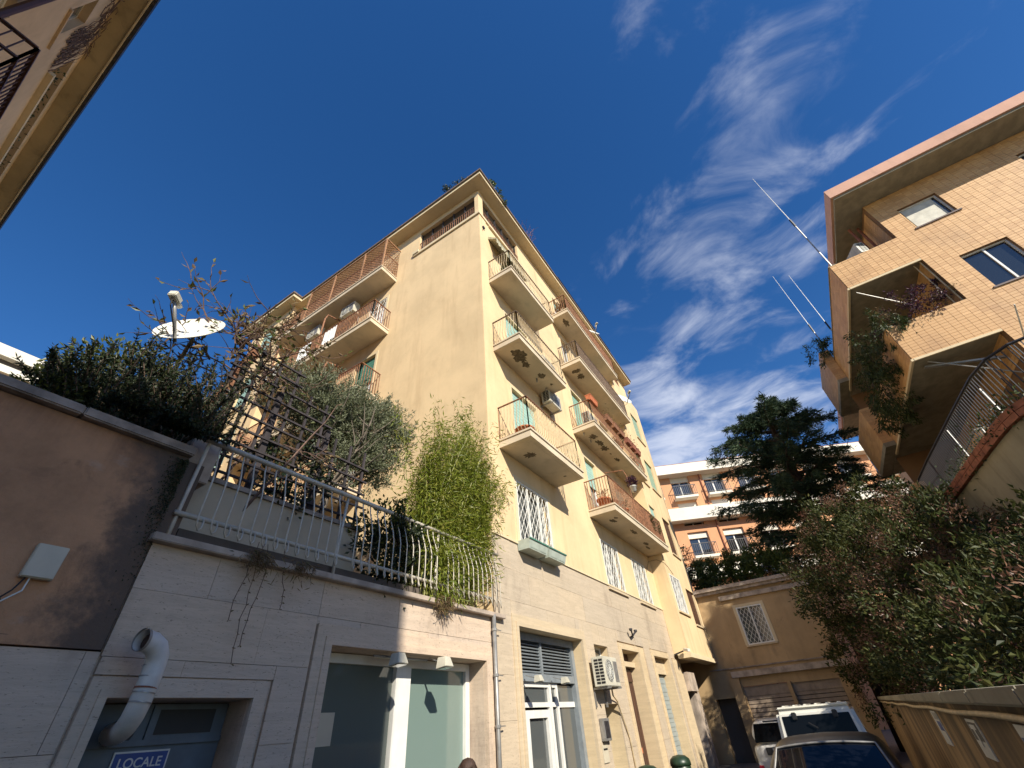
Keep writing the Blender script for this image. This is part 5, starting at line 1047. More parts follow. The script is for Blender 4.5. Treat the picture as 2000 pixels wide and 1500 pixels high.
dish('pale satellite dish on the outer wall near the bay end', (18.3, 4.0, 14.5), (-0.45, -0.75, 0.45), 0.42, (18.3, 4.22, 13.9))
# ------------------------------------------------------------------ small things on walls
fb = thing('window_planter', 'pair of pale green trough planters under the grilled window', 'planter', (8.75, 4.6, 4.7))
for a in (7.98, 8.86):
    m = MB().add([(a, 4.52, 4.70), (a+0.78, 4.52, 4.70), (a+0.78, 4.79, 4.70), (a, 4.79, 4.70), (a-0.02, 4.47, 4.90), (a+0.80, 4.47, 4.90), (a+0.80, 4.79, 4.90), (a-0.02, 4.79, 4.90)], [(0, 3, 2, 1), (4, 5, 6, 7), (0, 1, 5, 4), (1, 2, 6, 5), (2, 3, 7, 6), (3, 0, 4, 7)]); q = m.build('trough', 'planter_green', fb)
    MB().box(a-0.03, a+0.81, 4.455, 4.475, 4.885, 4.915).build('rim', 'dark_green_blind', q)
    for k in range(2): MB().add([(a+0.06+k*0.36, 4.505, 4.73), (a+0.36+k*0.36, 4.505, 4.73), (a+0.36+k*0.36, 4.476, 4.865), (a+0.06+k*0.36, 4.476, 4.865)], [(0, 1, 2, 3)]).build('panel', 'planter_green', q)
ic = thing('intercom_panel', 'grey steel intercom box beside the narrow grey door', 'intercom', (10.95, 4.75, 1.4)); MB().box(10.78, 11.12, 4.70, 4.79, 1.42, 1.80).build('box_body', 'galvanised', ic, bevel=0.006); MB().box(10.84, 11.06, 4.692, 4.699, 1.47, 1.75).build('button_field', 'dark_metal', ic)
mb_ = thing('mail_box', 'small brown letterbox set under the intercom', 'letterbox', (10.85, 4.78, 1.1)); MB().box(10.72, 11.0, 4.775, 4.797, 1.08, 1.36).build('plate', 'cream_box', mb_, bevel=0.004); MB().box(10.76, 10.96, 4.770, 4.7745, 1.28, 1.31).build('slot', 'dark_room', mb_)
cc = thing('security_camera', 'small white security camera at the foot of the projecting bay', 'camera', (18.1, 4.4, 3.5)); MB().bar((18.02, 4.35, 3.50), (17.8, 4.15, 3.44), 0.10, 0.09).build('camera_body', 'white_plastic', cc, bevel=0.01); MB().bar((18.0, 4.4, 3.46), (18.1, 4.75, 3.40), 0.04).build('bracket', 'dark_metal', cc)
wl = thing('wall_lamp', 'black twin-arm lamp bracket on the travertine above the wooden door', 'lamp', (13.9, 4.78, 3.6)); MB().tube([(13.9, 4.79, 3.58), (13.9, 4.7, 3.62), (13.75, 4.66, 3.72)], 0.025, 6).tube([(13.9, 4.7, 3.62), (14.08, 4.66, 3.72)], 0.025, 6).build('arms', 'dark_metal', wl); 
for x in (13.72, 14.11): MB().lathe([(0.02, 0), (0.045, 0.02), (0.05, 0.07), (0.0, 0.08)], 10, (x, 4.66, 3.71)).build('lamp_head', 'dark_metal', wl, True)
bc = thing('wall_buzzer', 'small black alarm sounder high on the cream corner', 'alarm', (7.2, 4.77, 16.4)); MB().lathe([(0.0, 0), (0.07, 0), (0.07, 0.05), (0.0, 0.07)], 12, (7.22, 4.775, 16.35), (0, -1, 0)).build('sounder', 'dark_metal', bc); MB().bar((7.2, 4.765, 16.32), (7.17, 4.765, 16.1), 0.012).build('cable', 'dark_metal', bc)
def bin_(x, y, lab, s=1.0):
    t = thing('litter_bin', lab, 'bin', (x, y, 0.12)); p = (x, y, 0.12)
    MB().lathe([(0.20*s, 0), (0.23*s, 0.03), (0.23*s, 0.66*s), (0.21*s, 0.68*s)], 22, p).build('bin_body', 'bin_green', t, True); MB().lathe([(0.25*s, 0.66*s), (0.25*s, 0.72*s), (0.23*s, 0.78*s), (0.15*s, 0.84*s), (0.0, 0.865*s)], 22, p).build('lid', 'bin_green', t, True)
    MB().lathe([(0.235*s, 0.52*s), (0.24*s, 0.53*s), (0.24*s, 0.56*s), (0.235*s, 0.57*s)], 22, p).build('band', 'dark_metal', t, True)
bin_(13.9, 4.2, 'dark green domed litter bin before the wooden door surround'); bin_(11.5, 4.2, 'dark green domed litter bin before the narrow grey door')
# cables across the facade
for i, (a, b, lb) in enumerate((((18.2, 4.5, 6.3), (18.4, 4.24, 6.9), 'thin cable looping round the bay corner'),)):
    tag(MB().tube([(17.3, 4.78, 6.05), (17.9, 4.76, 6.55), (18.19, 4.5, 6.62), (18.2, 4.24, 6.45), (18.6, 4.245, 6.4), (19.2, 4.245, 6.2)], 0.008, 5).build('wall_cable', 'dark_rail'), lb, 'cable')
tag(MB().tube([(11.4, 4.62, 2.32), (11.6, 4.70, 2.2), (11.95, 4.76, 2.1), (12.35, 4.77, 1.4), (12.4, 4.77, 0.1)], 0.018, 6).build('drain_hose', 'cream_rail', smooth=True), 'cream hose running down the stone from the lower air conditioner', 'hose')

# ------------------------------------------------------------------ plants
def pot(x, y, z, r, h, lab, mat='terracotta', leaf=None, n=0, lh=0.3, ll=0.08, cat='flower pot', group=None):
    t = thing('flower_pot', lab, cat, (x, y, z), group=group)
    MB().lathe([(r*0.7, 0), (r*0.95, h*0.85), (r*1.08, h*0.86), (r*1.08, h), (r*0.95, h), (r*0.9, h*0.85), (0.0, h*0.84)], 18, (x, y, z)).build('pot', mat, t, True)
    if leaf:
        P, D = blob_pts(n, (x, y, z+h+lh*0.5), (r*1.4, r*1.4, lh*0.6), 0.2); leaves('foliage', P, D+np.array([0, 0, 0.4]), ll, ll*0.4, leaf, t)
    return t
def trough(x0, x1, y, z, lab, leaf=None, n=0, mat='terracotta', lh=0.25, ln=0.08):
    t = thing('planter_trough', lab, 'planter', ((x0+x1)/2, y, z)); 
    MB().add([(x0+.03, y-.08, z), (x1-.03, y-.08, z), (x1-.03, y+.08, z), (x0+.03, y+.08, z), (x0, y-.11, z+.2), (x1, y-.11, z+.2), (x1, y+.11, z+.2), (x0, y+.11, z+.2)], [(0, 3, 2, 1), (4, 5, 6, 7), (0, 1, 5, 4), (1, 2, 6, 5), (2, 3, 7, 6), (3, 0, 4, 7)]).build('trough', mat, t); MB().box(x0-.01, x1+.01, y-.12, y+.12, z+.2, z+.23).build('rim', mat, t)
    if leaf: P = np.column_stack([rng.uniform(x0, x1, n), y+rng.normal(size=n)*.07, z+.22+np.abs(rng.normal(size=n))*lh]); leaves('foliage', P, rnd_dirs(n)+np.array([0, -.2, .5]), ln, ln*.35, leaf, t)
    return t
pot(7.85, 4.25, 7.23, 0.24, 0.24, 'wide terracotta bowl at the corner of the lowest near balcony')
pot(12.9, 4.35, 7.03, 0.22, 0.34, 'round terracotta pot in a wire stand on the long rust balcony', leaf='dry_leaf', n=60)
pot(13.35, 4.1, 7.03, 0.13, 0.2, 'small pot with purple plant hanging at the rust pipe frame', 'white_plastic', 'purple_leaf', 400, 0.35, 0.09).location = (15.05, 3.85, 8.25)
pot(14.0, 4.12, 7.03, 0.18, 0.26, 'terracotta pot beside the rattan chair back', leaf='ivy_leaf', n=150)
trough(12.55, 13.25, 3.98, 11.1, 'terracotta trough on the rail above the balcony air conditioner'); 
for i, x in enumerate((14.0, 14.7, 15.35)): trough(x, x+0.55, 3.93, 10.95, ('brown trough on the long balcony rail next to the air conditioner', 'brown trough in the middle of the three on the long balcony rail', 'brown trough on the long balcony rail with ivy below it')[i], 'dry_leaf', 40, 'rust_rail')
for i, x in enumerate((16.2, 16.8, 17.4)): trough(x, x+0.5, 3.93, 10.95, ('dark trough beside the ivy on the long balcony rail', 'dark trough between two others toward the bay', 'dark trough on the rail end against the bay')[i], 'dry_leaf', 40, 'red_tile')
pot(16.9, 4.2, 7.03, 0.2, 0.28, 'pot of dry grassy plants at the far end of the long rust balcony', leaf='dry_leaf', n=700, lh=0.7, ll=0.16)
pot(17.6, 4.2, 7.03, 0.2, 0.28, 'pot of dry plants against the bay on the long rust balcony', leaf='dry_leaf', n=600, lh=0.6, ll=0.14)
pot(15.6, 4.2, 10.13, 0.2, 0.3, 'pot of ivy between the trough groups on the long balcony', leaf='dry_leaf', n=500, lh=0.5, ll=0.1)
pot(17.5, 4.2, 10.13, 0.2, 0.3, 'pot of grey leaves at the bay end of the upper long balcony', leaf='olive_leaf', n=400, lh=0.5, ll=0.08)
pot(7.7, 4.2, 13.53, 0.14, 0.22, 'white pot on the highest near balcony', 'white_plastic', 'ivy_leaf', 120)
pot(12.8, 4.3, 16.05, 0.2, 0.3, 'pot with bushy plant on the top rust balcony', leaf='dry_leaf', n=500, lh=0.7, ll=0.12)
pot(6.45, 14.9, 16.35, 0.22, 0.3, 'pot with reddish plant at the far end of the screened balcony', leaf='dry_leaf', n=600, lh=0.9, ll=0.14)
ch = thing('rattan_chair', 'round-backed rattan chair on the long rust balcony', 'chair', (13.6, 4.35, 7.03)); m = MB()
for k in range(7): a0_ = 0.05*k; m.tube([(13.6+(0.27-a0_*0.7)*math.cos(math.pi*i/10), 4.55, 7.5+(0.5-a0_*1.2)*math.sin(math.pi*i/10)) for i in range(11)], 0.012, 5)
m.build('backrest', 'lattice_wood', ch); MB().lathe([(0.25, 0), (0.27, 0.03), (0.25, 0.06)], 16, (13.6, 4.35, 7.45)).build('seat', 'lattice_wood', ch)
for x, y in ((13.42, 4.2), (13.78, 4.2), (13.42, 4.52), (13.78, 4.52)): MB().bar((x, y, 7.03), (x, y, 7.46), 0.03).build('leg', 'lattice_wood', ch)
# ------------------------------------------------------------------ plants on the terrace
def branch(m, p, d, ln, r, depth, spread=0.6, up=0.1, tips=None, n=4, kids=3, seg=0.25):
    p = Vector(p); d = Vector(d).normalized(); pts = [p.copy()]; rr = [r]
    for i in range(n):
        d = (d+Vector((random.gauss(0, seg), random.gauss(0, seg), random.gauss(0, seg)+up))*0.5).normalized(); p = p+d*ln/n; pts.append(p.copy()); rr.append(r*(1-0.75*(i+1)/n))
        if depth > 0 and i >= 1:
            for k in range(kids):
                if random.random() < 0.6: branch(m, p, d+Vector((random.gauss(0, spread), random.gauss(0, spread), random.gauss(0, spread))), ln*random.uniform(0.4, 0.65), r*0.55, depth-1, spread, up, tips, n, kids, seg)
        if tips is not None and (depth <= 1): tips.append((p.copy(), d.copy()))
    m.tube(pts, rr, 5, False)
# dark evergreen shrub over the brown wall
sb = thing('evergreen_shrub', 'dark spiky evergreen shrub spilling over the brown wall coping', 'shrub', (0.9, 5.4, 4.2)); m = MB(); P = []; D = []
for k in range(430):
    x = random.uniform(0.45, 1.9); base = Vector((x, random.uniform(5.1, 6.0), 4.25+random.uniform(-.1, .5)))
    d = Vector((random.gauss(-0.12, .3), random.gauss(-.15, .25), random.uniform(.5, 1.1))); ln = random.uniform(.35, .95)*(0.75+0.35*x)
    if k < 16: base = Vector((random.uniform(.42, .65), 5.2, 4.4)); d = Vector((-.75, -.1, .9)); ln = random.uniform(.35, .62)
    if 22 <= k < 60: base = Vector((random.uniform(.7, 1.6), 4.95, 4.5)); d = Vector((random.gauss(0, .3), -.7, -.3)); ln = random.uniform(.25, .55)
    d.normalize(); pts = [base]
    for i in range(5): d = (d+Vector((random.gauss(0, .12), random.gauss(0, .12), .08))).normalized(); pts.append(pts[-1]+d*ln/5)
    m.tube(pts, [.012, .010, .008, .006, .005, .003], 4, False)
    for i in range(1, 6):
        for q in range(32):
            f = random.random(); c = pts[i-1]*(1-f)+pts[i]*f; P.append(c); D.append(d*0.7+Vector((random.gauss(0, 1), random.gauss(0, 1), random.gauss(0, 1)))*0.7)
m.build('stems', 'bark', sb); leaves('foliage', [tuple(p) for p in P], [tuple(d) for d in D], 0.05, 0.015, 'shrub_leaf', sb)
P, D = blob_pts(2600, (0.95, 5.75, 5.15), (.75, .4, .65), .5); sl = thing('sunlit_shrub', 'lighter green bush just behind the dark evergreen shrub', 'shrub', (0.95, 5.9, 4.2)); leaves('foliage', P, D+rnd_dirs(2600)*.8, .07, .03, 'bright_leaf', sl); MB().tube([(0.95, 5.8, 4.2), (0.95, 5.75, 5.3)], .03, 6).build('stem', 'twig', sl)
P, D = blob_pts(900, (0.38, 5.35, 4.55), (.28, .25, .28), .4); sl2 = thing('low_bush', 'small pale green bush against the far house edge on the coping', 'shrub', (0.3, 5.3, 4.25)); leaves('foliage', P, D+rnd_dirs(900)*.8, .06, .025, 'bright_leaf', sl2)
# bare climbing vine on the trellis
vn = thing('climbing_vine', 'tangled half-bare climbing vine over the trellis top', 'vine', (2.0, 5.5, 3.4)); m = MB(); tips = []
for k in range(5): branch(m, (1.82+.14*k, 5.45, 3.5), (random.gauss(0, .06), 0, 1), 2.6, .026, 0, .7, .12, tips, 7, 3, .22)
for k in range(34): branch(m, (random.uniform(1.3, 2.4), random.uniform(5.35, 5.7), random.uniform(5.75, 6.6)), (random.gauss(-.1, .8), random.gauss(-.1, .5), random.uniform(.1, .9)), random.uniform(.5, 1.0), .013, 1, .9, .05, tips, 5, 2, .45)
for k in range(4): branch(m, (random.uniform(2.2, 3.6), random.uniform(5.38, 5.5), random.uniform(5.0, 5.8)), (random.gauss(.3, .6), -.1, random.uniform(-.3, .5)), .6, .010, 1, .9, 0, tips, 5, 2, .4)
m.build('stems', 'twig', vn); sel = [t for t in tips if random.random() < .42]
leaves('foliage', [tuple(p) for p, d in sel], [tuple(d+Vector((random.gauss(0, .8), random.gauss(0, .8), -.3))) for p, d in sel], .10, .042, 'dry_leaf', vn)
sel = [t for t in tips if random.random() < .22 and t[0].z > 5.6]; leaves('green_leaves', [tuple(p) for p, d in sel], [tuple(d+Vector((random.gauss(0, .8), random.gauss(0, .8), 0))) for p, d in sel], .10, .045, 'bright_leaf', vn)
# olive tree
ol = thing('olive_tree', 'silvery olive tree in leaf on the terrace before the cream wall', 'tree', (3.9, 6.0, 3.4)); m = MB(); tips = []
m.tube([(3.95, 6.0, 3.37), (3.9, 6.0, 4.2), (3.95, 5.95, 5.0)], [.09, .075, .06], 9)
for k in range(9): branch(m, (3.95+random.gauss(0, .1), 5.98, 4.8+random.uniform(0, .4)), (random.gauss(.12, .6), random.gauss(.1, .25), random.uniform(.5, 1.1)), random.uniform(1.0, 1.6), .03, 1, .6, .08, tips, 5, 2, .25)
m.build('trunk', 'olive_bark', ol); P = []; D = []
for c, r, g in (((4.3, 6.1, 6.55), (1.0, .55, .85), 470), ((3.4, 6.1, 6.5), (.85, .45, .8), 380), ((5.0, 6.05, 6.7), (.62, .4, .7), 230), ((4.5, 5.9, 5.75), (.7, .35, .5), 230)):
    C, CD = blob_pts(g, c, r, .25)
    for p, d in zip(C, CD):
        ax = Vector(d)*.7+Vector((random.gauss(0, .4), random.gauss(0, .4), random.uniform(.1, .9))); ax.normalize(); l = random.uniform(.15, .42)
        for q in range(46): t = random.random(); P.append(tuple(Vector(p)+ax*l*t+Vector((random.gauss(0, .022), random.gauss(0, .022), random.gauss(0, .022))))); D.append(tuple(ax*.8+Vector((random.gauss(0, .6), random.gauss(0, .6), random.gauss(0, .6)))))
leaves('crown', P, D, .07, .017, 'olive_leaf', ol)
# bamboo
bb_ = thing('bamboo_clump', 'tall yellow-green bamboo clump leaning over the white railing', 'bamboo', (6.2, 5.2, 3.4)); m = MB(); P = []; D = []
for k in range(120):
    b = Vector((random.uniform(5.3, 6.75), random.uniform(4.98, 5.45), 3.4)); h = random.uniform(2.3, 4.15); lean = Vector((random.gauss(0.05, .10), random.gauss(-.08, .06), 1))
    if k < 7: h = random.uniform(4.5, 5.3); b = Vector((random.uniform(6.1, 6.6), 5.2, 3.4)); lean = Vector((random.gauss(.02, .05), -.04, 1))
    if 7 <= k < 15: lean = Vector((.30, -.16, 1)); h = random.uniform(2.4, 3.2); b.x = random.uniform(6.3, 6.75)
    if 15 <= k < 19: h = random.uniform(4.2, 4.5); b.x = random.uniform(5.6, 5.9)
    pts = []
    for i in range(9): t = i/8; pts.append(b+Vector((lean.x*h*t**1.5, lean.y*h*t**1.5, h*t-0.12*h*t**4)))
    m.tube(pts, [.011*(1-.85*i/8) for i in range(9)], 5, False)
    for i in range(2, 9):
        t = i/8; q = int(125*(1.22-t) if h < 4.2 else 40*(1.2-.6*t))
        for _ in range(q):
            f = random.random(); c = pts[i-1]*(1-f)+pts[i]*f; o = Vector((random.gauss(0, .2), random.gauss(0, .16), random.gauss(-.02, .12)))*(1.15-t*.7); P.append(tuple(c+o)); D.append((o.x*1.8+random.gauss(0, .5), o.y*1.8+random.gauss(-.1, .5), random.gauss(-.25, .5)))
for _ in range(600): P.append((random.gauss(5.6, .25), random.uniform(4.62, 4.85), random.uniform(3.35, 4.3))); D.append((random.gauss(0, .6), random.gauss(-.3, .4), random.gauss(-.7, .4)))
m.build('canes', 'bamboo_cane', bb_); P = np.array(P); D = np.array(D); kp = (P[:, 2] > 4.35) | (P[:, 1] < 4.86) | (rng.random(len(P)) < .3); P, D = P[kp], D[kp]; P[:, 0] = np.where((P[:, 1] > 4.78) & (P[:, 0] > 6.93), 6.93-rng.random(len(P))*.1, P[:, 0]); leaves('foliage', P, D, .125, .020, 'bamboo_leaf', bb_)
# leafy shrubs between rail and bamboo
def bush(name, lab, blobs, n, ln, wd, mat, cat='shrub', base=None, up=0.2, mixmat=None, frac=0.0, stem=True, shell=.45, per=55):
    c0 = blobs[0][0]; t = thing(name, lab, cat, base or (c0[0], c0[1], c0[2]-blobs[0][1][2])); vol = [b[1][0]*b[1][1]*b[1][2] for b in blobs]; s = sum(v**(2/3) for v in vol); PP, DD = [], []
    FL = []
    for (c, r), v in zip(blobs, vol):
        k = int(n*v**(2/3)/s); g = max(6, k//per)                    # leafy shoots, each a small cluster of leaves
        C, CD = blob_pts(g, c, r, shell); C = C+CD*np.abs(rng.normal(size=(g, 1)))*(0.10+0.06*max(r)); w = rng.integers(0, g, k)
        sh = rng.random((k, 1)); rad = 0.085*(1+max(r)); fl = rng.random(g) < frac
        ax = unit(CD+rnd_dirs(g)*.7+np.array([0, 0, up])); sp = np.where(fl[w][:, None], .55, .75-.4*sh); P = C[w]+ax[w]*np.where(fl[w][:, None], .8+.2*sh, sh)*rad*2.2+rng.normal(size=(k, 3))*rad*sp; PP.append(P); DD.append(ax[w]*.8); FL.append(fl[w])
    P = np.concatenate(PP); D = np.concatenate(DD)+rnd_dirs(len(P))*.9+np.array([0, 0, up]); FL = np.concatenate(FL)
    if mixmat: leaves('flower_heads', P[FL], D[FL], ln*.55, wd*.5, mixmat, t); P, D = P[~FL], D[~FL]
    leaves('foliage', P, D, ln, wd, mat, t)
    if stem:
        for (c, r) in blobs:
            m = MB(); branch(m, (c[0]+random.gauss(0, .05), c[1], max(c[2]-r[2]*1.2, t.location.z)), (0, 0, 1), r[2]*1.5, .035*max(r[2], .4), 1, .7, .1, None, 5, 3, .25); m.build('branch', 'bark', t)
    return t
bush('rail_shrub', 'dark leafy shrub behind the white railing beside the planter wall', [((4.72, 5.15, 3.85), (.4, .25, .45)), ((5.1, 5.2, 4.0), (.35, .25, .45)), ((4.45, 5.15, 3.62), (.25, .18, .28))], 3800, .085, .04, 'shrub_leaf', base=(4.8, 5.2, 3.4))
bush('lemon_shrub', 'small bright-leaved shrub beside the dark one behind the railing', [((4.5, 5.05, 4.15), (.25, .15, .35))], 700, .08, .04, 'bright_leaf', base=(4.5, 5.1, 3.4))
bush('pot_shrub', 'dark glossy potted shrub behind the rail under the trellis', [((3.05, 5.62, 4.75), (.4, .15, .5))], 1600, .08, .04, 'shrub_leaf', base=(3.05, 5.6, 3.4))
# creeper strands hanging from the trough down the stone
hs_ = thing('hanging_creeper', 'thin dry creeper strands hanging down the shaded travertine', 'creeper', (2.6, 4.75, 3.5)); m = MB(); P = []; D = []
for x, l in ((2.45, .75), (2.55, .95), (2.75, .6), (2.52, 1.1)):
    p = Vector((x, 4.70, 3.5)); pts = [p.copy()]
    for i in range(9): p = p+Vector((random.gauss(.0, .02), random.uniform(-.003, .004), -l/9)); p.y = min(p.y, 4.775); pts.append(p.copy()); P += [tuple(p)]*2; D += [(random.gauss(0, 1), -.5, random.gauss(-.5, .5)) for _ in range(2)]
    m.tube(pts, .0035, 4, False)
m.build('stems', 'twig', hs_); leaves('foliage', P, D, .03, .015, 'dry_leaf', hs_)
for (x, n_, lb) in ((2.5, 220, 'wispy weeds sprouting through the railing near the brown wall'), (3.0, 130, 'small weed tuft hanging over the stone cap'), (5.5, 420, 'drooping dry bamboo leaves hanging below the stone cap')):
    w_ = thing('weed_tuft', lb, 'weeds', (x, 4.75, 3.4)); P = np.column_stack([x+rng.normal(size=n_)*.09, 4.69+rng.normal(size=n_)*.03, 3.42-np.abs(rng.normal(size=n_))*.11]); P[:, 1] = np.minimum(P[:, 1], 4.69); leaves('foliage', P, np.column_stack([rng.normal(size=n_)*.5, rng.normal(size=n_)*.3-.3, -rng.random(n_)]), .09, .012, 'dry_leaf', w_)
# ivy and dark growth on the wall corner, dry tuft by the junction box
iv = thing('corner_ivy', 'thin ivy and moss clinging to the brown wall end', 'ivy', (1.5, 4.78, 3)); P = np.column_stack([1.54-np.abs(rng.normal(size=1300))*.07, 4.79-rng.random(1300)*.02, 4.12-np.abs(rng.normal(size=1300))*.45]); P[:, 0] = np.minimum(P[:, 0]-.10*(4.1-P[:, 2])*0, 1.56); leaves('foliage', P, rnd_dirs(1300)+np.array([0, -.4, 0]), .02, .012, 'shrub_leaf', iv)
dt = thing('dry_tuft', 'dry twiggy weed growing from the wall under the junction box', 'weeds', (0.72, 4.8, 2.48)); m = MB()
for k in range(46):
    a = random.uniform(.1, math.pi-.1); l = random.uniform(.1, .3); m.tube([(0.72, 4.795, 2.49), (0.72+l*.5*math.cos(a), 4.76, 2.49+l*.5*math.sin(a)*.7), (0.72+l*math.cos(a)*1.1, 4.74, 2.47+l*math.sin(a)*.7)], [.004, .003, .001], 4, False)
m.build('stems', 'twig', dt)
# roof plants
bush('roof_shrub', 'green shrub showing over the roof corner on the street side', [((7.6, 4.75, 19.5), (.5, .3, .4)), ((8.3, 4.7, 19.5), (.4, .25, .35))], 900, .12, .05, 'hedge_leaf', base=(7.9, 4.8, 19.2))
bush('roof_bush', 'dark bush showing over the left eave of the roof terrace', [((6.9, 6.0, 19.75), (.25, .6, .4)), ((6.9, 5.4, 19.6), (.2, .4, .3))], 900, .12, .05, 'shrub_leaf', base=(6.9, 5.8, 19.2))
rt_ = thing('roof_twigs', 'bare reddish twigs rising over the street eave', 'shrub', (10.4, 4.6, 19.2)); m = MB()
for k in range(10): branch(m, (10.3+.05*k, 4.6, 19.2), (random.gauss(0, .5), random.gauss(-.2, .2), 1), .9, .012, 1, .7, .1, None, 4, 2, .3)
m.build('stems', 'rust_rail', rt_)
# hanging greenery on the brick loggia
bush('loggia_creeper', 'shaggy green creeper pouring down from the brick corner loggia', [((15.9, -5.9, 11.35), (.6, .45, .45)), ((17.0, -5.5, 11.0), (1.1, .3, .6)), ((18.2, -5.45, 10.6), (1.1, .25, .7)), ((19.2, -5.45, 10.2), (.9, .22, .55))], 9000, .14, .04, 'ivy_leaf', 'creeper', base=(17, -5.5, 11.2), up=-.7)
bush('loggia_shrub', 'twiggy brownish shrub in the brick corner loggia', [((15.75, -6.6, 11.75), (.35, .75, .55)), ((15.8, -7.2, 11.9), (.3, .4, .4))], 2600, .11, .045, 'purple_leaf', base=(15.8, -6.7, 11.2), mixmat='dry_leaf', frac=.4)
bush('box_greenery', 'tuft of green hanging from the far brick planter box', [((22.0, -5.3, 15.3), (.4, .3, .6))], 900, .13, .05, 'ivy_leaf', base=(22, -5.4, 15.0), up=-.4)
# ------------------------------------------------------------------ trees
ce = thing('cedar_tree', 'tall dark cedar with layered drooping limbs behind the garage house', 'tree', (27, -1.2, 0)); m = MB()
tp_ = [Vector((27, -1.2, 0)), Vector((27, -1.3, 5)), Vector((27, -1.8, 9)), Vector((27, -2.1, 13)), Vector((27, -2.2, 16.0))]; m.tube(tp_, [.55, .48, .38, .22, .06], 12)
def tpt(z):
    for a, b in zip(tp_, tp_[1:]):
        if a.z <= z <= b.z: return a+(b-a)*((z-a.z)/(b.z-a.z))
    return tp_[-1]
P = []; D = []
for k in range(76):
    z = 6.2+10.0*(k/76)**0.9; az = k*2.399+random.gauss(0, .3); t = (z-6.2)/10.0
    ln = (4.3 if t < .7 else 3.4*(1-t)/.3+.9)*random.uniform(.65, 1.1); 
    if t < .25: ln *= .9
    d = Vector((math.cos(az), math.sin(az), random.uniform(.05, .35))); p = tpt(z); pts = [p.copy()]
    for i in range(6): d = (d+Vector((random.gauss(0, .1), random.gauss(0, .1), -.03))).normalized(); p = p+d*ln/6; pts.append(p.copy())
    m.tube(pts, [.11*(1-.3*t), .09, .07, .05, .04, .025, .01], 6, False)
    for i in range(2, 7):
        for s_ in range(9):
            f = random.random(); c = pts[i-1]*(1-f)+pts[i]*f; sd_ = d.cross(Vector((0, 0, 1))).normalized()*random.choice((-1, 1)); bd = (sd_*random.uniform(.4, 1)+d*random.uniform(.3, 1)+Vector((0, 0, random.uniform(-.25, .15)))).normalized(); bl_ = random.uniform(.35, 1.0)*(1.1-.08*i)
            for q in range(22):
                u = random.random(); w_ = c+bd*bl_*u+Vector((random.gauss(0, .04), random.gauss(0, .04), random.gauss(-.22*u, .06))); P.append(tuple(w_)); D.append(tuple(bd+Vector((random.gauss(0, .6), random.gauss(0, .6), random.gauss(-.2, .45)))))
m.build('trunk', 'bark', ce, True); leaves('crown', P, D, .27, .045, 'cedar_needle', ce)
bush('photinia_tree', 'broad dense evergreen tree with reddish flower heads over the parking wall', [((17.2, -1.15, 4.0), (1.3, 1.0, 1.8)), ((17.6, -1.6, 5.0), (1.3, 1.2, 1.6)), ((16.6, -2.6, 5.3), (1.4, 1.2, 1.3)), ((15.2, -3.3, 4.3), (1.5, 1.3, 1.3)), ((16.0, -1.75, 3.6), (1.3, 1.0, 1.7)), ((14.0, -2.2, 3.4), (1.4, 1.1, 1.5)), ((13.2, -4.0, 3.1), (1.5, 1.3, 1.2)), ((12.0, -2.6, 3.2), (1.4, 1.1, 1.4)), ((11.9, -4.4, 2.5), (1.3, 1.2, 1.0)), ((13.0, -2.7, 2.0), (1.3, .9, 1.0)), ((11.3, -2.9, 1.9), (1.1, .8, .9)), ((17.8, -0.95, 2.6), (1.0, .75, 1.1))], 105000, .115, .046, 'photinia_leaf', 'tree', base=(15.5, -2.4, 0), mixmat='photinia_red_leaf', frac=.38, shell=.62, per=110)
bush('garden_bush', 'lower glossy bush with pale flowers just over the parking wall coping', [((9.6, -3.4, 2.3), (1.5, 1.0, .95)), ((8.2, -3.4, 2.3), (1.3, 1.0, 1.0)), ((6.8, -3.4, 2.3), (1.2, 1.0, 1.0)), ((9.3, -2.6, 1.9), (1.4, .8, .7)), ((10.4, -1.9, 2.0), (1.2, .8, .75)), ((8.6, -1.9, 1.9), (1.2, .7, .65)), ((6.8, -1.9, 1.9), (1.2, .7, .6)), ((12.5, -1.5, 2.0), (1.2, .6, .8))], 34000, .10, .042, 'photinia_leaf', 'shrub', base=(8.6, -2.6, 0), mixmat='photinia_red_leaf', frac=.14, shell=.58, per=100)
for i, (y, lb) in enumerate(((4.6, 'green hedge shrub on the garage house roof against the cream bay'), (2.9, 'mid-green hedge shrub on the garage house roof under the orange block'), (1.2, 'dark hedge shrub on the garage house roof below the cedar trunk'))):
    bush('hedge_shrub', lb, [((25.5, y, 6.9), (1.1, 1.05, .95)), ((25.2, y-.6, 6.6), (.8, .7, .7))], 5200, .16, .07, 'hedge_leaf', base=(25.5, y, 6.05))
bush('pink_bush', 'bush with pink flowers beside the bay below the orange block', [((26.5, 5.4, 8.0), (.8, .7, 1.0))], 1800, .14, .06, 'shrub_leaf', base=(26.5, 5.4, 6.05), mixmat='terracotta', frac=.2)
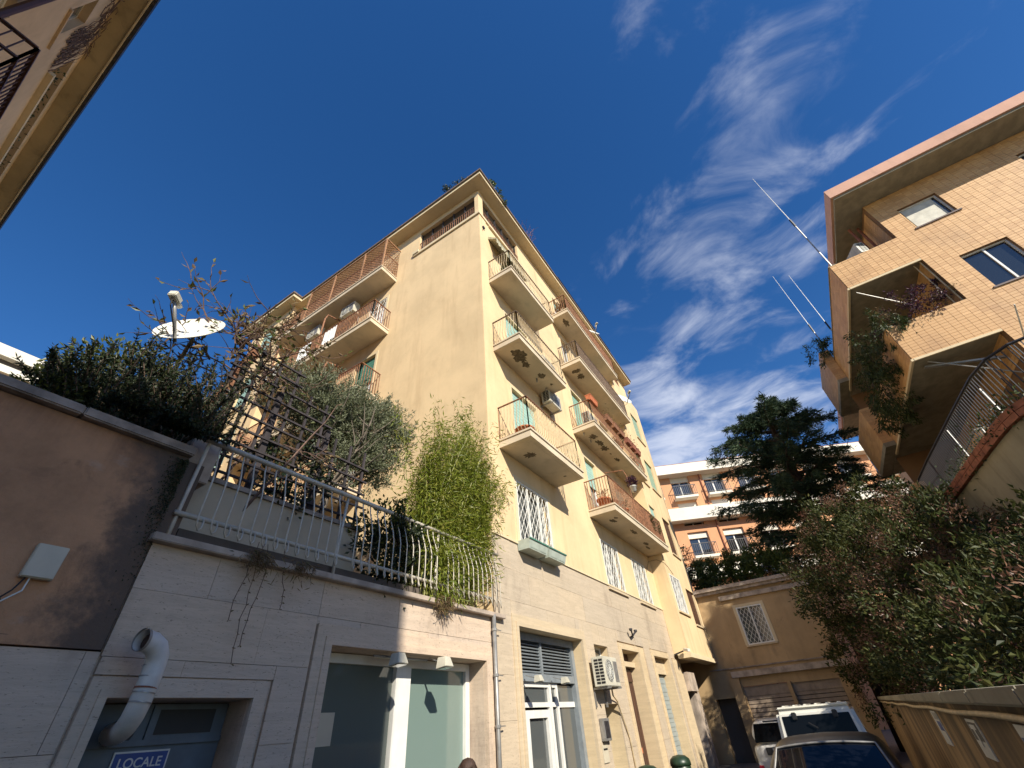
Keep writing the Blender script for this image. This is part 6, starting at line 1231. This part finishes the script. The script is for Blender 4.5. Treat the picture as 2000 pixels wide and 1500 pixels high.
# ------------------------------------------------------------------ passer-by by the shop window
PX, PY = 4.43, 3.42
pe = thing('person', 'person with brown hair in dark blue clothes walking past the shop window', 'person', (PX, PY, 0.008))
def skinned(name, V, E_, Rr, mat, par, sub=1):
    me = bpy.data.meshes.new(name); me.from_pydata([(PX+a, PY+b, 0.008+c) for a, b, c in V], E_, [])
    o = finish(me, (0, 0, 0), name, mat, par); o.location = Vector((0, 0, 0))-ORG[par.name]
    o.modifiers.new('skin', 'SKIN'); bm = bmesh.new(); bm.from_mesh(me); ly = bm.verts.layers.skin.verify(); bm.verts.ensure_lookup_table()
    for i, r in enumerate(Rr): bm.verts[i][ly].radius = r if isinstance(r, tuple) else (r, r); bm.verts[i][ly].use_root = (i == 0)
    bm.to_mesh(me); bm.free(); ss = o.modifiers.new('smooth', 'SUBSURF'); ss.levels = sub; ss.render_levels = sub + 1
    return o
V = [(0, 0, .80), (0, 0, 1.0), (0, 0, 1.18), (0, 0, 1.265), (0, .01, 1.33), (0, .03, 1.40), (0, .02, 1.48)]; E_ = [(i, i+1) for i in range(6)]; Rr = [(.13, .10), (.115, .09), (.13, .09), .055, .05, (.072, .085), (.06, .075)]
def chain(pts, rad, root): 
    p = root
    for q, r in zip(pts, rad): V.append(q); Rr.append(r); E_.append((p, len(V)-1)); p = len(V)-1
    return p
for sx, st in ((-1, .13), (1, -.10)):
    chain([(sx*.085, .01, .74), (sx*.09, st*.5+.03, .42), (sx*.09, st, .08), (sx*.095, st+.13, .035)], [.085, .058, .042, .035], 0)
    h = chain([(sx*.155, 0, 1.20), (sx*.20, -st*.25, .97), (sx*.19, -st*.9+.05, .77), (sx*.185, -st+.07, .71)], [.05, .04, .027, (.03, .018)], 2)
    for k in range(4): chain([(sx*.185, -st+.045+.022*k, .665), (sx*.175, -st+.05+.022*k, .615-.006*abs(k-1.5))], [.010, .008], h)
    chain([(sx*.175, -st+.125, .70), (sx*.165, -st+.14, .665)], [.011, .009], h-1)
skinned('body', V, E_, Rr, 'skin', pe)
cv = [(0, 0, .78), (0, 0, 1.0), (0, 0, 1.18), (0, 0, 1.255), (-.16, 0, 1.20), (-.205, -.03, .97), (-.195, -.06, .80), (.16, 0, 1.20), (.205, .03, .97), (.195, .13, .80)]
skinned('jacket', cv, [(0, 1), (1, 2), (2, 3), (2, 4), (4, 5), (5, 6), (2, 7), (7, 8), (8, 9)], [(.155, .125), (.14, .115), (.15, .115), .07, .066, .056, .045, .066, .056, .045], 'cloth_blue', pe)
skinned('trousers', [(0, 0, .82), (-.088, .01, .74), (-.092, .095, .42), (-.092, .13, .12), (.088, .01, .74), (.092, -.02, .42), (.092, -.10, .12)], [(0, 1), (1, 2), (2, 3), (0, 4), (4, 5), (5, 6)], [(.145, .115), .098, .074, .06, .098, .074, .06], 'dark_metal', pe)
hp, hd = blob_pts(2600, (PX, PY+.015, 1.455), (.088, .108, .105), .93); kk = (hp[:, 2] > 1.44) | (hp[:, 1] < PY-.0); hp, hd = hp[kk], hd[kk]
leaves('hair', hp, hd*.25+np.array([0, -.3, -1]), .07, .012, 'hair', pe); MB().lathe([(0.001, .118), (.05, .104), (.075, .075), (.088, .03), (.089, -.01), (.07, -.05)], 18, (PX, PY+.005, 1.45)).build('hair_cap', 'hair', pe, True)
for sx in (-1, 1): MB().lathe([(0, -.012), (.010, -.006), (.012, 0), (.010, .006), (0, .012)], 10, (PX+sx*.03, PY+.105, 1.42), (0, 1, 0)).build('eye', 'sign_white', pe, True)
MB().lathe([(.014, 0), (.011, .02), (.004, .045)], 8, (PX, PY+.108, 1.385)).build('nose', 'skin', pe, True); MB().tube([(PX-.02, PY+.108, 1.352), (PX, PY+.115, 1.350), (PX+.02, PY+.108, 1.352)], .005, 6).build('mouth', 'terracotta', pe, True)
